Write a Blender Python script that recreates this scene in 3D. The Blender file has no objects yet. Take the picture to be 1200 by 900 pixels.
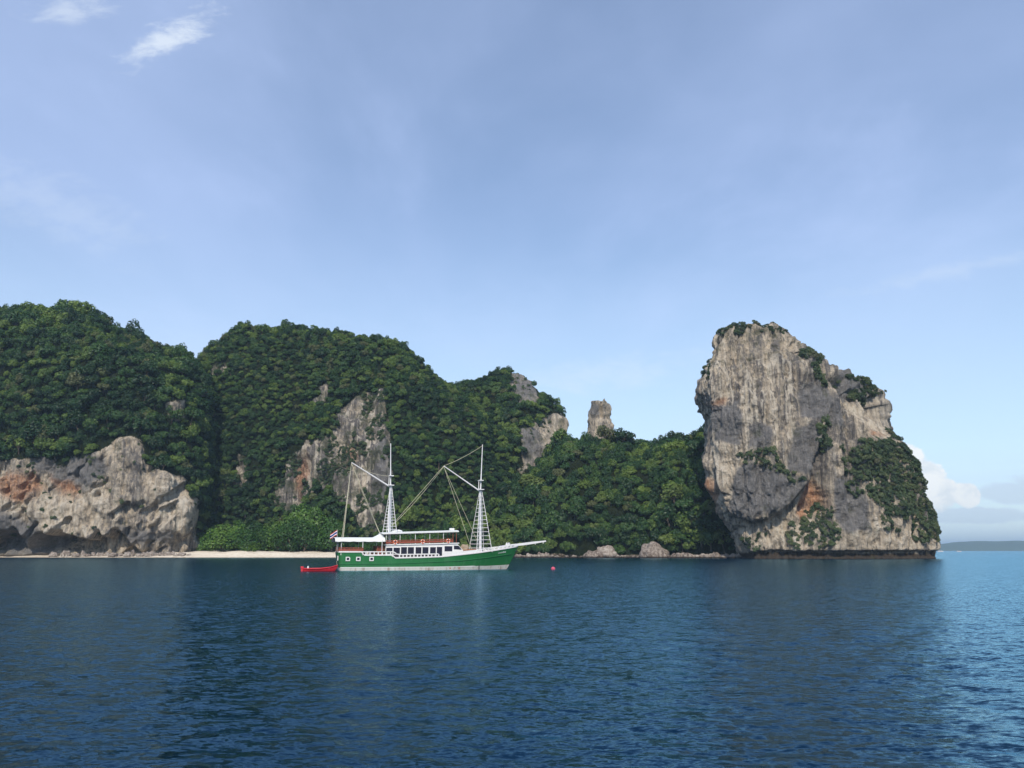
import bpy, bmesh, math, random
import numpy as np
from mathutils import Vector, Matrix, Quaternion

random.seed(7)
rng = np.random.default_rng(7)
SC = bpy.context.scene
COL = SC.collection
R = math.radians

# ------------------------------------------------------------------ camera
F = 940.0                      # focal length in pixels of a 1200 px wide frame
EYE = 3.0
PITCH = math.atan(195 / F)     # horizon lies 195 px under the middle
cam_d = bpy.data.cameras.new("camera")
cam = bpy.data.objects.new("camera", cam_d)
COL.objects.link(cam)
cam_d.sensor_fit = 'HORIZONTAL'
cam_d.sensor_width = 36
cam_d.lens = 36 * F / 1200
cam_d.clip_start = 0.1
cam_d.clip_end = 60000
cam.location = (0, 0, EYE)
cam.rotation_euler = (math.pi / 2 + PITCH, 0, 0)
SC.camera = cam

# ------------------------------------------------------------------ light
SUN_EL = R(40)
SUN_AZ = R(180 + 5)            # compass from +Y towards +X: behind the camera, a little to its left
SUN_DIR = Vector((math.sin(SUN_AZ) * math.cos(SUN_EL), math.cos(SUN_AZ) * math.cos(SUN_EL), math.sin(SUN_EL)))
sun_d = bpy.data.lights.new("sun", 'SUN')
sun_d.energy = 3.3
sun_d.angle = R(0.53)
sun_d.color = (1.0, 0.91, 0.78)
sun = bpy.data.objects.new("sun", sun_d)
COL.objects.link(sun)
sun.rotation_euler = (-SUN_DIR).to_track_quat('-Z', 'Y').to_euler()
sun.location = (0, -50, 120)

SC.view_settings.view_transform = 'Standard'
SC.view_settings.look = 'None'
SC.view_settings.gamma = 1
SC.view_settings.exposure = 0.08
SC.view_settings.use_curve_mapping = False
cy = SC.cycles
cy.max_bounces = 6
cy.diffuse_bounces = 2
cy.glossy_bounces = 3
cy.transmission_bounces = 3
cy.transparent_max_bounces = 6
cy.volume_bounces = 0
cy.caustics_reflective = False
cy.caustics_refractive = False
cy.use_denoising = True
cy.sample_clamp_indirect = 4


class NT:
    """small helper for writing node trees"""
    def __init__(self, tree):
        self.t = tree
        self.t.nodes.clear()

    def n(self, kind, **kw):
        nd = self.t.nodes.new(kind)
        for k, v in kw.items():
            setattr(nd, k, v)
        return nd

    def put(self, sock, v):
        if v is None:
            return
        if isinstance(v, bpy.types.NodeSocket):
            self.t.links.new(v, sock)
        elif isinstance(v, (tuple, list)) and len(v) == 3 and sock.type == 'RGBA':
            sock.default_value = (*v, 1)
        else:
            sock.default_value = v

    def m(self, op, a, b=None, c=None, clamp=False):
        nd = self.n('ShaderNodeMath', operation=op, use_clamp=clamp)
        self.put(nd.inputs[0], a)
        self.put(nd.inputs[1], b)
        self.put(nd.inputs[2], c)
        return nd.outputs[0]

    def ss(self, v, a, b, lo=0.0, hi=1.0):
        nd = self.n('ShaderNodeMapRange', interpolation_type='SMOOTHSTEP')
        self.put(nd.inputs[0], v)
        for i, x in enumerate((a, b, lo, hi)):
            nd.inputs[i + 1].default_value = x
        return nd.outputs[0]

    def mix(self, f, a, b, blend='MIX'):
        nd = self.n('ShaderNodeMix', data_type='RGBA', blend_type=blend)
        self.put(nd.inputs[0], f)
        self.put(nd.inputs[6], a)
        self.put(nd.inputs[7], b)
        return nd.outputs[2]

    def noise(self, vec, scale=1.0, detail=4.0, rough=0.55, dist=0.0):
        nd = self.n('ShaderNodeTexNoise')
        self.put(nd.inputs['Vector'], vec)
        nd.inputs['Scale'].default_value = scale
        nd.inputs['Detail'].default_value = detail
        nd.inputs['Roughness'].default_value = rough
        nd.inputs['Distortion'].default_value = dist
        return nd.outputs[0]

    def scale(self, vec, s, loc=(0, 0, 0), rot=(0, 0, 0)):
        nd = self.n('ShaderNodeMapping')
        self.put(nd.inputs[0], vec)
        nd.inputs[1].default_value = loc
        nd.inputs[2].default_value = rot
        nd.inputs[3].default_value = s
        return nd.outputs[0]

    def ramp(self, v, stops):
        nd = self.n('ShaderNodeValToRGB')
        self.put(nd.inputs[0], v)
        el = nd.color_ramp.elements
        while len(el) < len(stops):
            el.new(0.5)
        for e, (p, c) in zip(el, stops):
            e.position = p
            e.color = (*c, 1)
        return nd.outputs[0]

    def attr(self, name):
        return self.n('ShaderNodeAttribute', attribute_name=name).outputs['Fac']

    def bump(self, h, strength, dist, normal=None):
        nd = self.n('ShaderNodeBump')
        nd.inputs['Strength'].default_value = strength
        nd.inputs['Distance'].default_value = dist
        self.put(nd.inputs['Height'], h)
        if normal is not None:
            self.put(nd.inputs['Normal'], normal)
        return nd.outputs[0]

    def pbsdf(self, color, rough=0.6, normal=None, spec=0.3, **kw):
        nd = self.n('ShaderNodeBsdfPrincipled')
        self.put(nd.inputs['Base Color'], color)
        self.put(nd.inputs['Roughness'], rough)
        nd.inputs['Specular IOR Level'].default_value = spec
        if normal is not None:
            self.put(nd.inputs['Normal'], normal)
        for k, v in kw.items():
            self.put(nd.inputs[k.replace('_', ' ')], v)
        return nd.outputs[0]

    def out(self, s):
        o = self.n('ShaderNodeOutputMaterial')
        self.t.links.new(s, o.inputs['Surface'])
        return o


# ------------------------------------------------------------------ world: clear sky with thin high cloud
SKY = 0.15
w = bpy.data.worlds.new("World")
SC.world = w
w.use_nodes = True
k = NT(w.node_tree)
sky = k.n('ShaderNodeTexSky', sky_type='NISHITA')
sky.sun_disc = False
sky.sun_elevation = SUN_EL
sky.sun_rotation = SUN_AZ
sky.altitude = 0
sky.air_density = 1.0
sky.dust_density = 0.3
sky.ozone_density = 2.0
dirv = k.n('ShaderNodeTexCoord').outputs['Generated']
sep = k.n('ShaderNodeSeparateXYZ')
k.put(sep.inputs[0], dirv)
dx, dy, dz = sep.outputs
# thin cirrus over the whole sky, mapped on a high flat layer
zc = k.m('ADD', k.m('MAXIMUM', dz, 0.0), 0.12)
lay = k.n('ShaderNodeCombineXYZ')
k.put(lay.inputs[0], k.m('DIVIDE', dx, zc))
k.put(lay.inputs[1], k.m('DIVIDE', dy, zc))
n1 = k.noise(k.scale(lay.outputs[0], (0.9, 0.75, 1), rot=(0, 0, 0.5)), 0.7, 5, 0.52, 0.4)
n2 = k.noise(k.scale(lay.outputs[0], (1.3, 0.8, 1), loc=(4, 2, 0), rot=(0, 0, -0.9)), 1.5, 6, 0.6, 0.3)
cir = k.m('ADD', k.m('MULTIPLY', k.ss(n1, 0.30, 0.80), 0.44), k.m('MULTIPLY', k.ss(n2, 0.42, 0.90), 0.24))
cir = k.m('ADD', cir, 0.14)
col = k.mix(k.m('MINIMUM', cir, 0.8), sky.outputs[0], tuple(c / SKY for c in (0.60, 0.74, 1.10)))
hz_ = k.m('MULTIPLY', k.ss(dz, 0.42, 0.0), 0.55)
col = k.mix(hz_, col, tuple(c / SKY for c in (0.66, 0.87, 1.02)))
# direction as slopes seen from the anchorage (east and up over north)
yy = k.m('MAXIMUM', dy, 0.02)
az = k.m('DIVIDE', dx, yy)
el = k.m('DIVIDE', dz, yy)
north = k.ss(dy, 0.05, 0.3)


def blob(a0, e0, ra, re, tilt=0.0):
    """soft ellipse on the sky: 1 in the middle, falling to 0 at its edge"""
    c, s = math.cos(tilt), math.sin(tilt)
    a = k.m('SUBTRACT', az, a0)
    e = k.m('SUBTRACT', el, e0)
    a2 = k.m('ADD', k.m('MULTIPLY', a, c), k.m('MULTIPLY', e, s))
    e2 = k.m('SUBTRACT', k.m('MULTIPLY', e, c), k.m('MULTIPLY', a, s))
    d = k.m('ADD', k.m('POWER', k.m('DIVIDE', k.m('ABSOLUTE', a2), ra), 2.0), k.m('POWER', k.m('DIVIDE', k.m('ABSOLUTE', e2), re), 2.0))
    return k.m('SUBTRACT', 1.0, k.m('SQRT', d))


def slopes(px, py):
    u = (px - 600) / F
    v = (450 - py) / F
    t = math.cos(PITCH) - v * math.sin(PITCH)
    return u / t, (math.sin(PITCH) + v * math.cos(PITCH)) / t


flat = k.n('ShaderNodeCombineXYZ')
k.put(flat.inputs[0], az)
k.put(flat.inputs[1], el)
fl = flat.outputs[0]
# two wisps high on the left, a faint streak low on the right
wn = k.noise(k.scale(fl, (1, 2.2, 1), rot=(0, 0, -0.5)), 20, 7, 0.68, 0.3)


def wisp(px, py, ra, re, tilt, amt):
    a0, e0 = slopes(px, py)
    b = blob(a0, e0, ra, re, tilt)
    return k.m('MULTIPLY', k.ss(k.m('ADD', b, k.m('MULTIPLY', k.m('SUBTRACT', wn, 0.5), 2.4)), 0.05, 1.15), amt)


wsum = wisp(196, 46, 0.095, 0.036, 0.56, 0.75)
for a in ((85, 12, 0.08, 0.03, 0.1, 0.45), (1110, 318, 0.20, 0.016, 0.22, 0.20), (700, 440, 0.22, 0.03, 0.1, 0.25), (60, 240, 0.2, 0.06, -0.4, 0.16)):
    wsum = k.m('MAXIMUM', wsum, wisp(*a))
col = k.mix(k.m('MULTIPLY', wsum, north), col, tuple(c / SKY for c in (0.80, 0.88, 0.98)))
# fair-weather cumulus near the horizon behind the rock tower
cn = k.noise(k.scale(fl, (1, 1.15, 1)), 34, 6, 0.6, 0.3)
cum = None
for px, py, ra, re in ((1078, 562, 0.036, 0.030), (1060, 545, 0.030, 0.030), (1100, 578, 0.032, 0.022), (1132, 580, 0.020, 0.017), (1075, 588, 0.055, 0.018), (1048, 575, 0.05, 0.03)):
    a0, e0 = slopes(px, py)
    b = blob(a0, e0, ra, re)
    cum = b if cum is None else k.m('MAXIMUM', cum, b)
cedge = k.ss(k.m('ADD', cum, k.m('MULTIPLY', k.m('SUBTRACT', cn, 0.5), 0.75)), 0.02, 0.17)
cfoot = k.ss(k.m('ADD', el, k.m('MULTIPLY', k.m('SUBTRACT', cn, 0.5), 0.02)), slopes(1100, 608)[1], slopes(1100, 588)[1])
# grey layer of low cloud further right
gb = None
for px, py, ra, re in ((1190, 578, 0.06, 0.016), (1240, 570, 0.07, 0.022), (1130, 604, 0.12, 0.012), (1320, 585, 0.1, 0.02)):
    a0, e0 = slopes(px, py)
    b = blob(a0, e0, ra, re)
    gb = b if gb is None else k.m('MAXIMUM', gb, b)
gedge = k.ss(k.m('ADD', gb, k.m('MULTIPLY', k.m('SUBTRACT', cn, 0.5), 0.8)), 0.0, 0.35)
col = k.mix(k.m('MULTIPLY', k.m('MULTIPLY', gedge, north), 0.6), col, tuple(c / SKY for c in (0.60, 0.71, 0.86)))
ccol = k.mix(k.ss(cn, 0.35, 0.62), tuple(c / SKY for c in (0.82, 0.88, 0.93)), tuple(c / SKY for c in (1.0, 1.02, 1.02)))
col = k.mix(k.m('MULTIPLY', k.m('MULTIPLY', k.m('MULTIPLY', cedge, north), cfoot), 0.92), col, ccol)
bg = k.n('ShaderNodeBackground')
k.put(bg.inputs[0], col)
bg.inputs[1].default_value = SKY
wo = k.n('ShaderNodeOutputWorld')
k.t.links.new(bg.outputs[0], wo.inputs[0])


# ------------------------------------------------------------------ numeric helpers
def hash3(ix, iy, iz, seed):
    h = (ix.astype(np.int64) * 374761393 + iy.astype(np.int64) * 668265263 + iz.astype(np.int64) * 2147483647 + seed * 974634777) & 0xFFFFFFFF
    h = ((h ^ (h >> 13)) * 1274126177) & 0xFFFFFFFF
    h = ((h ^ (h >> 16)) * 2246822519) & 0xFFFFFFFF
    return ((h ^ (h >> 15)) & 0xFFFFFF) / float(0xFFFFFF)


def vnoise(x, y, z, seed=0):
    x, y, z = np.broadcast_arrays(x, y, z)
    fx, fy, fz = np.floor(x), np.floor(y), np.floor(z)
    tx, ty, tz = x - fx, y - fy, z - fz
    tx = tx * tx * tx * (tx * (tx * 6 - 15) + 10)
    ty = ty * ty * ty * (ty * (ty * 6 - 15) + 10)
    tz = tz * tz * tz * (tz * (tz * 6 - 15) + 10)
    r = 0
    for i in (0, 1):
        wx = tx if i else 1 - tx
        for j in (0, 1):
            wy = ty if j else 1 - ty
            for l in (0, 1):
                r = r + wx * wy * (tz if l else 1 - tz) * hash3(fx + i, fy + j, fz + l, seed)
    return r * 2 - 1


def fbm(x, y, z, seed=0, octv=4, gain=0.5):
    a, s, r = 1.0, 1.0, 0.0
    for o in range(octv):
        r = r + a * vnoise(x * s + o * 17.3, y * s - o * 9.1, z * s + o * 5.7, seed + o)
        a *= gain
        s *= 2.03
    return r


def ridged(x, y, z, seed=0, octv=3):
    a, s, r = 1.0, 1.0, 0.0
    for o in range(octv):
        r = r + a * (1 - 2 * np.abs(vnoise(x * s + o * 7.7, y * s, z * s, seed + o)))
        a *= 0.5
        s *= 2.1
    return r


def sstep(x, a, b):
    t = np.clip((x - a) / (b - a), 0, 1)
    return t * t * (3 - 2 * t)


def to_px(x, y, z):
    """where a point stands in a 1200 x 900 survey sheet of the bay"""
    f = y * math.cos(PITCH) + (z - EYE) * math.sin(PITCH)
    v = -y * math.sin(PITCH) + (z - EYE) * math.cos(PITCH)
    return 600 + F * x / f, 450 - F * v / f


def poly_in(px, py, poly, soft=5.0):
    """soft inside test of a polygon: 1 inside, 0 outside, blended over `soft`"""
    P = np.array(poly, float)
    Q = np.roll(P, -1, 0)
    inside = np.zeros(px.shape, bool)
    dist = np.full(px.shape, 1e9)
    for (x0, y0), (x1, y1) in zip(P, Q):
        c = ((y0 > py) != (y1 > py)) & (px < (x1 - x0) * (py - y0) / (y1 - y0 + 1e-12) + x0)
        inside ^= c
        ex, ey = x1 - x0, y1 - y0
        t = np.clip(((px - x0) * ex + (py - y0) * ey) / (ex * ex + ey * ey + 1e-12), 0, 1)
        dist = np.minimum(dist, np.hypot(px - x0 - t * ex, py - y0 - t * ey))
    sd = np.where(inside, dist, -dist)
    return sstep(sd, -soft, soft)


def polys(px, py, lst, soft=5.0):
    r = np.zeros(px.shape)
    for p in lst:
        r = np.maximum(r, poly_in(px, py, p, soft))
    return r


def link(o, parent=None):
    COL.objects.link(o)
    if parent is not None:
        o.parent = parent
    return o


def tag(o, label=None, cat=None, group=None, kind=None):
    if label:
        o["label"] = label
    if cat:
        o["category"] = cat
    if group:
        o["group"] = group
    if kind:
        o["kind"] = kind
    return o


def mesh_from(name, verts, faces, mats, smooth=True, attrs=None, midx=None):
    me = bpy.data.meshes.new(name)
    verts = np.asarray(verts, np.float32)
    faces = np.asarray(faces, np.int32)
    nf, fs = faces.shape
    me.vertices.add(len(verts))
    me.vertices.foreach_set("co", verts.ravel())
    me.loops.add(nf * fs)
    me.loops.foreach_set("vertex_index", faces.ravel())
    me.polygons.add(nf)
    me.polygons.foreach_set("loop_start", np.arange(0, nf * fs, fs, dtype=np.int32))
    me.polygons.foreach_set("use_smooth", np.full(nf, smooth, bool))
    if midx is not None:
        me.polygons.foreach_set("material_index", np.asarray(midx, np.int32))
    for m in (mats if isinstance(mats, (list, tuple)) else [mats]):
        me.materials.append(m)
    for n_, a in (attrs or {}).items():
        at = me.attributes.new(n_, 'FLOAT', 'POINT')
        at.data.foreach_set("value", np.asarray(a, np.float32).ravel())
    me.update(calc_edges=True)
    return me


def grid_faces(nr, nc, wrap=False):
    i, j = np.meshgrid(np.arange(nr - 1), np.arange(nc if wrap else nc - 1), indexing='ij')
    j2 = (j + 1) % nc
    return np.stack([i * nc + j, i * nc + j2, (i + 1) * nc + j2, (i + 1) * nc + j], -1).reshape(-1, 4)


def grid_normals(P, wrap=False):
    du = np.gradient(P, axis=0)
    if wrap:
        dv = (np.roll(P, -1, 1) - np.roll(P, 1, 1)) / 2
    else:
        dv = np.gradient(P, axis=1)
    n = np.cross(dv, du)
    return n / (np.linalg.norm(n, axis=-1, keepdims=True) + 1e-9)


# ------------------------------------------------------------------ materials of the land
def new_mat(name):
    m = bpy.data.materials.new(name)
    m.use_nodes = True
    return m, NT(m.node_tree)


def rock_material():
    m, k = new_mat("limestone")
    pos = k.n('ShaderNodeNewGeometry').outputs['Position']
    st = k.noise(k.scale(pos, (0.46, 0.46, 0.016)), 1.0, 7, 0.6, 0.2)
    st2 = k.noise(k.scale(pos, (1.4, 1.4, 0.07), loc=(9, 3, 0)), 1.0, 5, 0.6, 0.2)
    big = k.noise(k.scale(pos, (0.05, 0.05, 0.045), loc=(3, 1, 8)), 1.0, 4, 0.55)
    fine = k.noise(pos, 0.9, 8, 0.68)
    v = k.m('ADD', k.m('MULTIPLY', st, 0.75), k.m('MULTIPLY', st2, 0.25))
    v = k.m('ADD', v, k.m('MULTIPLY', k.m('SUBTRACT', big, 0.5), 0.35))
    v = k.m('ADD', v, k.m('MULTIPLY', k.m('SUBTRACT', fine, 0.5), 0.36))
    v = k.m('ADD', 0.5, k.m('MULTIPLY', k.m('SUBTRACT', v, 0.5), 1.35))
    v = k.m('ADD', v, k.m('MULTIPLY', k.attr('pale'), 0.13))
    c = k.ramp(v, [(0.28, (0.11, 0.10, 0.095)), (0.42, (0.23, 0.208, 0.185)), (0.51, (0.39, 0.335, 0.265)), (0.60, (0.59, 0.49, 0.365)), (0.74, (0.70, 0.62, 0.50))])
    sk = k.attr('streak')
    dk = k.m('MULTIPLY', k.ss(k.noise(k.scale(pos, (0.75, 0.75, 0.012), loc=(5, 7, 2)), 1.0, 4, 0.55, 0.05), 0.53, 0.63), sk)
    c = k.mix(k.m('MULTIPLY', dk, 0.75), c, (0.14, 0.128, 0.122))
    wk = k.m('MULTIPLY', k.ss(k.noise(k.scale(pos, (0.5, 0.5, 0.010), loc=(1, 17, 4)), 1.0, 4, 0.55, 0.05), 0.53, 0.63), sk)
    c = k.mix(k.m('MULTIPLY', wk, 0.85), c, (0.70, 0.62, 0.50))
    warm = k.m('MULTIPLY', k.attr('orange'), k.ss(k.m('ADD', st, k.m('MULTIPLY', fine, 0.6)), 0.5, 0.95, 0.35, 1.0))
    c = k.mix(warm, c, k.ramp(k.m('ADD', fine, k.m('SUBTRACT', st2, 0.5)), [(0.3, (0.30, 0.13, 0.065)), (0.55, (0.56, 0.29, 0.16)), (0.75, (0.66, 0.46, 0.32))]))
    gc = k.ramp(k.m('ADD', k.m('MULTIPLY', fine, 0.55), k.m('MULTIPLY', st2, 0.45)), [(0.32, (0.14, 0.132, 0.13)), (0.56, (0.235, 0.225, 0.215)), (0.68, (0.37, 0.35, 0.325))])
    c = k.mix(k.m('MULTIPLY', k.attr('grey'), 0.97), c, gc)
    tide = k.m('MULTIPLY', k.attr('tide'), k.ss(fine, 0.2, 0.6, 0.7, 1.0))
    c = k.mix(tide, c, k.ramp(fine, [(0.35, (0.022, 0.019, 0.016)), (0.65, (0.10, 0.075, 0.055))]))
    soil = k.ramp(fine, [(0.35, (0.010, 0.016, 0.006)), (0.65, (0.024, 0.034, 0.012)), (0.8, (0.06, 0.06, 0.035))])
    rock = k.ss(k.m('ADD', k.attr('rock'), k.m('MULTIPLY', k.m('SUBTRACT', fine, 0.5), 0.9)), 0.3, 0.62)
    # moss and scrub roots in the pores of weathered rock
    moss = k.m('MULTIPLY', k.ss(k.m('ADD', k.noise(pos, 0.16, 6, 0.65), k.m('MULTIPLY', k.attr('moss'), 0.25)), 0.56, 0.72), 0.75)
    c = k.mix(moss, c, k.mix(fine, (0.03, 0.04, 0.018), (0.13, 0.135, 0.08)))
    c = k.mix(rock, soil, c)
    h = k.m('ADD', k.m('MULTIPLY', k.noise(k.scale(pos, (1.3, 1.3, 0.3)), 1.0, 6, 0.65), 0.7), k.m('MULTIPLY', k.noise(pos, 2.2, 5, 0.65), 0.35))
    nb = k.bump(h, 1.0, 2.2)
    k.out(k.pbsdf(c, 0.9, nb, 0.15))
    return m


ROCK = rock_material()


def leaf_material(name, lo, mid, hi, sat=1.0):
    m, k = new_mat(name)
    oi = k.n('ShaderNodeObjectInfo')
    isl = k.n('ShaderNodeNewGeometry').outputs['Random Per Island']
    pos = k.n('ShaderNodeNewGeometry').outputs['Position']
    v = k.m('ADD', k.m('MULTIPLY', k.m('POWER', oi.outputs['Random'], 1.4), 0.72), k.m('MULTIPLY', isl, 0.22))
    v = k.m('ADD', v, k.m('MULTIPLY', k.m('SUBTRACT', k.noise(pos, 0.035, 3, 0.5), 0.5), 0.9))
    c = k.ramp(v, [(0.12, lo), (0.45, mid), (0.76, hi)])
    dry = k.m('MULTIPLY', k.ss(oi.outputs['Random'], 0.93, 0.97), 0.7)
    c = k.mix(dry, c, (0.10, 0.092, 0.052))
    d = k.n('ShaderNodeBsdfDiffuse')
    k.put(d.inputs[0], c)
    t = k.n('ShaderNodeBsdfTranslucent')
    k.put(t.inputs[0], k.mix(1.0, c, (1.0, 1.25, 0.5), 'MULTIPLY'))
    g = k.n('ShaderNodeBsdfGlossy')
    g.inputs['Roughness'].default_value = 0.45
    k.put(g.inputs[0], (0.9, 0.9, 0.9))
    a = k.n('ShaderNodeMixShader')
    a.inputs[0].default_value = 0.22
    k.t.links.new(d.outputs[0], a.inputs[1])
    k.t.links.new(t.outputs[0], a.inputs[2])
    b = k.n('ShaderNodeMixShader')
    b.inputs[0].default_value = 0.03
    k.t.links.new(a.outputs[0], b.inputs[1])
    k.t.links.new(g.outputs[0], b.inputs[2])
    k.out(b.outputs[0])
    return m


LEAF = leaf_material("forest_leaves", (0.016, 0.048, 0.014), (0.040, 0.102, 0.023), (0.15, 0.22, 0.038))
LEAF_DARK = leaf_material("scrub_leaves", (0.040, 0.068, 0.030), (0.065, 0.105, 0.040), (0.12, 0.15, 0.060))
LEAF_SHORE = leaf_material("shore_leaves", (0.022, 0.065, 0.010), (0.056, 0.14, 0.017), (0.12, 0.215, 0.030))


def plain(name, color, rough=0.5, spec=0.4, var=0.12, scale=3.0, bump=0.0, grime=None, metal=0.0):
    m, k = new_mat(name)
    oc = k.n('ShaderNodeTexCoord').outputs['Object']
    n = k.noise(oc, scale, 5, 0.6)
    c = k.mix(n, tuple(x * (1 - var) for x in color), tuple(min(1, x * (1 + var)) for x in color))
    if grime:
        gcol, amt = grime
        gn = k.noise(k.scale(oc, (1.6, 1.6, 0.35)), 1.0, 6, 0.65)
        c = k.mix(k.m('MULTIPLY', k.ss(gn, 0.48, 0.7), amt), c, gcol)
    nb = k.bump(n, bump, 0.05) if bump else None
    k.out(k.pbsdf(c, rough, nb, spec, Metallic=metal))
    return m


BARK = plain("bark", (0.16, 0.13, 0.10), 0.9, 0.1, 0.35, 4)

# ------------------------------------------------------------------ hills
PAINT = {}     # per hill: sampled points where plants can stand


def make_hill(name, label, lower, sil, az_step, yb, yr, rows_front, rock_polys=(), cliff=None, back=70, seed=0,
              amp=(4.0, 1.4), orange=(), grey=(), pale=(), moss=0.0, rockamp=1.0, cave=None, extra=None, kind='structure', streak=0.5, tone=0.0):
    s = sorted(slopes(px, py + lower) for px, py in sil)
    sa = np.array([a for a, _ in s])
    sm = np.array([b for _, b in s])
    a = np.arange(sa[0], sa[-1], az_step)
    m = np.interp(a, sa, sm)
    base_px = 600 + F * a * math.cos(PITCH)
    YB = np.interp(base_px, [p for p, _ in yb], [v for _, v in yb])
    YR = np.interp(base_px, [p for p, _ in yr], [v for _, v in yr])
    ZR = EYE + m * YR
    nf = rows_front
    t = np.linspace(0, 1, nf)[:, None]
    if cliff is None:
        ang = t * math.pi / 2
        fy = 1 - np.cos(ang) ** 0.9
        fz = np.sin(ang) ** 0.95
        Y = YB + (YR - YB) * fy
        Z = -2 + (ZR + 2) * fz
    else:
        cs = sorted(slopes(px, py) for px, py in cliff)
        ZC = EYE + np.interp(a, [c[0] for c in cs], [c[1] for c in cs]) * YB
        ZC = np.minimum(ZC, ZR * 0.85)
        tc = 0.55
        lo = np.clip(t / tc, 0, 1)
        hi = np.clip((t - tc) / (1 - tc), 0, 1)
        Z = -2 + (ZC + 2) * lo + (ZR - ZC) * np.sin(hi * math.pi / 2) ** 0.9
        Y = YB + 1.5 * lo ** 2 - 2.5 * np.sin(lo * math.pi) + (YR - YB - 1.5) * (1 - np.cos(hi * math.pi / 2) ** 1.1)
    nb = 14
    tb = np.linspace(0, 1, nb + 1)[1:, None]
    Yb2 = YR + back * np.sin(tb * math.pi / 2)
    Zb2 = -2 + (ZR + 2) * np.cos(tb * math.pi / 2)
    Y = np.vstack([Y, Yb2])
    Z = np.vstack([Z, Zb2])
    X = a[None, :] * Y
    P = np.stack([X, Y, Z], -1)
    px, py = to_px(X, Y, Z)
    wob = fbm(X / 9, Y / 9, Z / 9, seed + 50, 3)
    wob2 = fbm(X / 9 + 31, Y / 9, Z / 9, seed + 60, 3)
    pxd, pyd = px + 6 * wob, py + 6 * wob2
    rock = polys(pxd, pyd, rock_polys, 5.0) if rock_polys else np.zeros(px.shape)
    N = grid_normals(P)
    N = np.where((N[..., 1:2] > 0.6) & (N[..., 2:3] < 0), -N, N)
    low = sstep(Z, -2, 3)
    d = amp[0] * fbm(X / 26, Y / 26, Z / 26, seed, 4) + amp[1] * fbm(X / 7, Y / 7, Z / 7, seed + 9, 3)
    tilt = X + 0.22 * Z
    fl = ridged(tilt / 9, Y / 9, Z / 32, seed + 20, 4)
    lg = ridged((X + Z * 0.5) / 13, Y / 13, (Z - X * 0.35) / 9, seed + 25, 3)
    sm_ = fbm(X / 2.6, Y / 2.6, Z / 4.2, seed + 30, 4, 0.6)
    fl2 = ridged(tilt / 3.4, Y / 3.4, Z / 26, seed + 22, 3)
    d = d + rock * rockamp * (1.8 * fl - 0.6 * lg - 1.2 * fl2 + 0.8 * sm_)
    if cave is not None:
        d = d - cave(px, py, X, Z, seed) * rock
    d = d * (0.35 + 0.65 * low)
    P = P + N * d[..., None]
    if extra is not None:
        P = extra(P, px, py)
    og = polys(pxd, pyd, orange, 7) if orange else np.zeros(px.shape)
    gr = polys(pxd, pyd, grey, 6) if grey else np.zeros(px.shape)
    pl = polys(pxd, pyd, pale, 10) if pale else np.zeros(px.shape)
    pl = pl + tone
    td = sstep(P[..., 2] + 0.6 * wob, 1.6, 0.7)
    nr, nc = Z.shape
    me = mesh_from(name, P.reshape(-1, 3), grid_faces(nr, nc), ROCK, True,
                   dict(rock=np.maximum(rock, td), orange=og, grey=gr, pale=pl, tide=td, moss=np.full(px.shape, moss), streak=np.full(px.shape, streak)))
    o = link(bpy.data.objects.new(name, me))
    tag(o, label, kind=kind)
    PAINT[o.name] = (P, grid_normals(P), rock, px, py, nf)
    return o


def cave_left(px, py, X, Z, seed):
    zone = sstep(px, -200, -100) * sstep(px, 190, 150) * (0.75 + 0.25 * sstep(px, 40, 70))
    hgt = 9.0 + 4.0 * vnoise(X / 9, 0 * X, 0 * X, seed + 70) + 2 * vnoise(X / 3.5, 0 * X, 0 * X, seed + 71)
    low = sstep(Z, hgt, hgt - 3.5)
    deep = 13.0 + 5.0 * vnoise(X / 7, Z / 7, 0 * X, seed + 72)
    dia = X * 0.75 - Z * 0.62
    holes = 3.6 * sstep(fbm(dia / 4.5, (X + Z) / 15, 0 * X, seed + 75, 3), 0.34, 0.72)
    return zone * low * deep + holes


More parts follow.
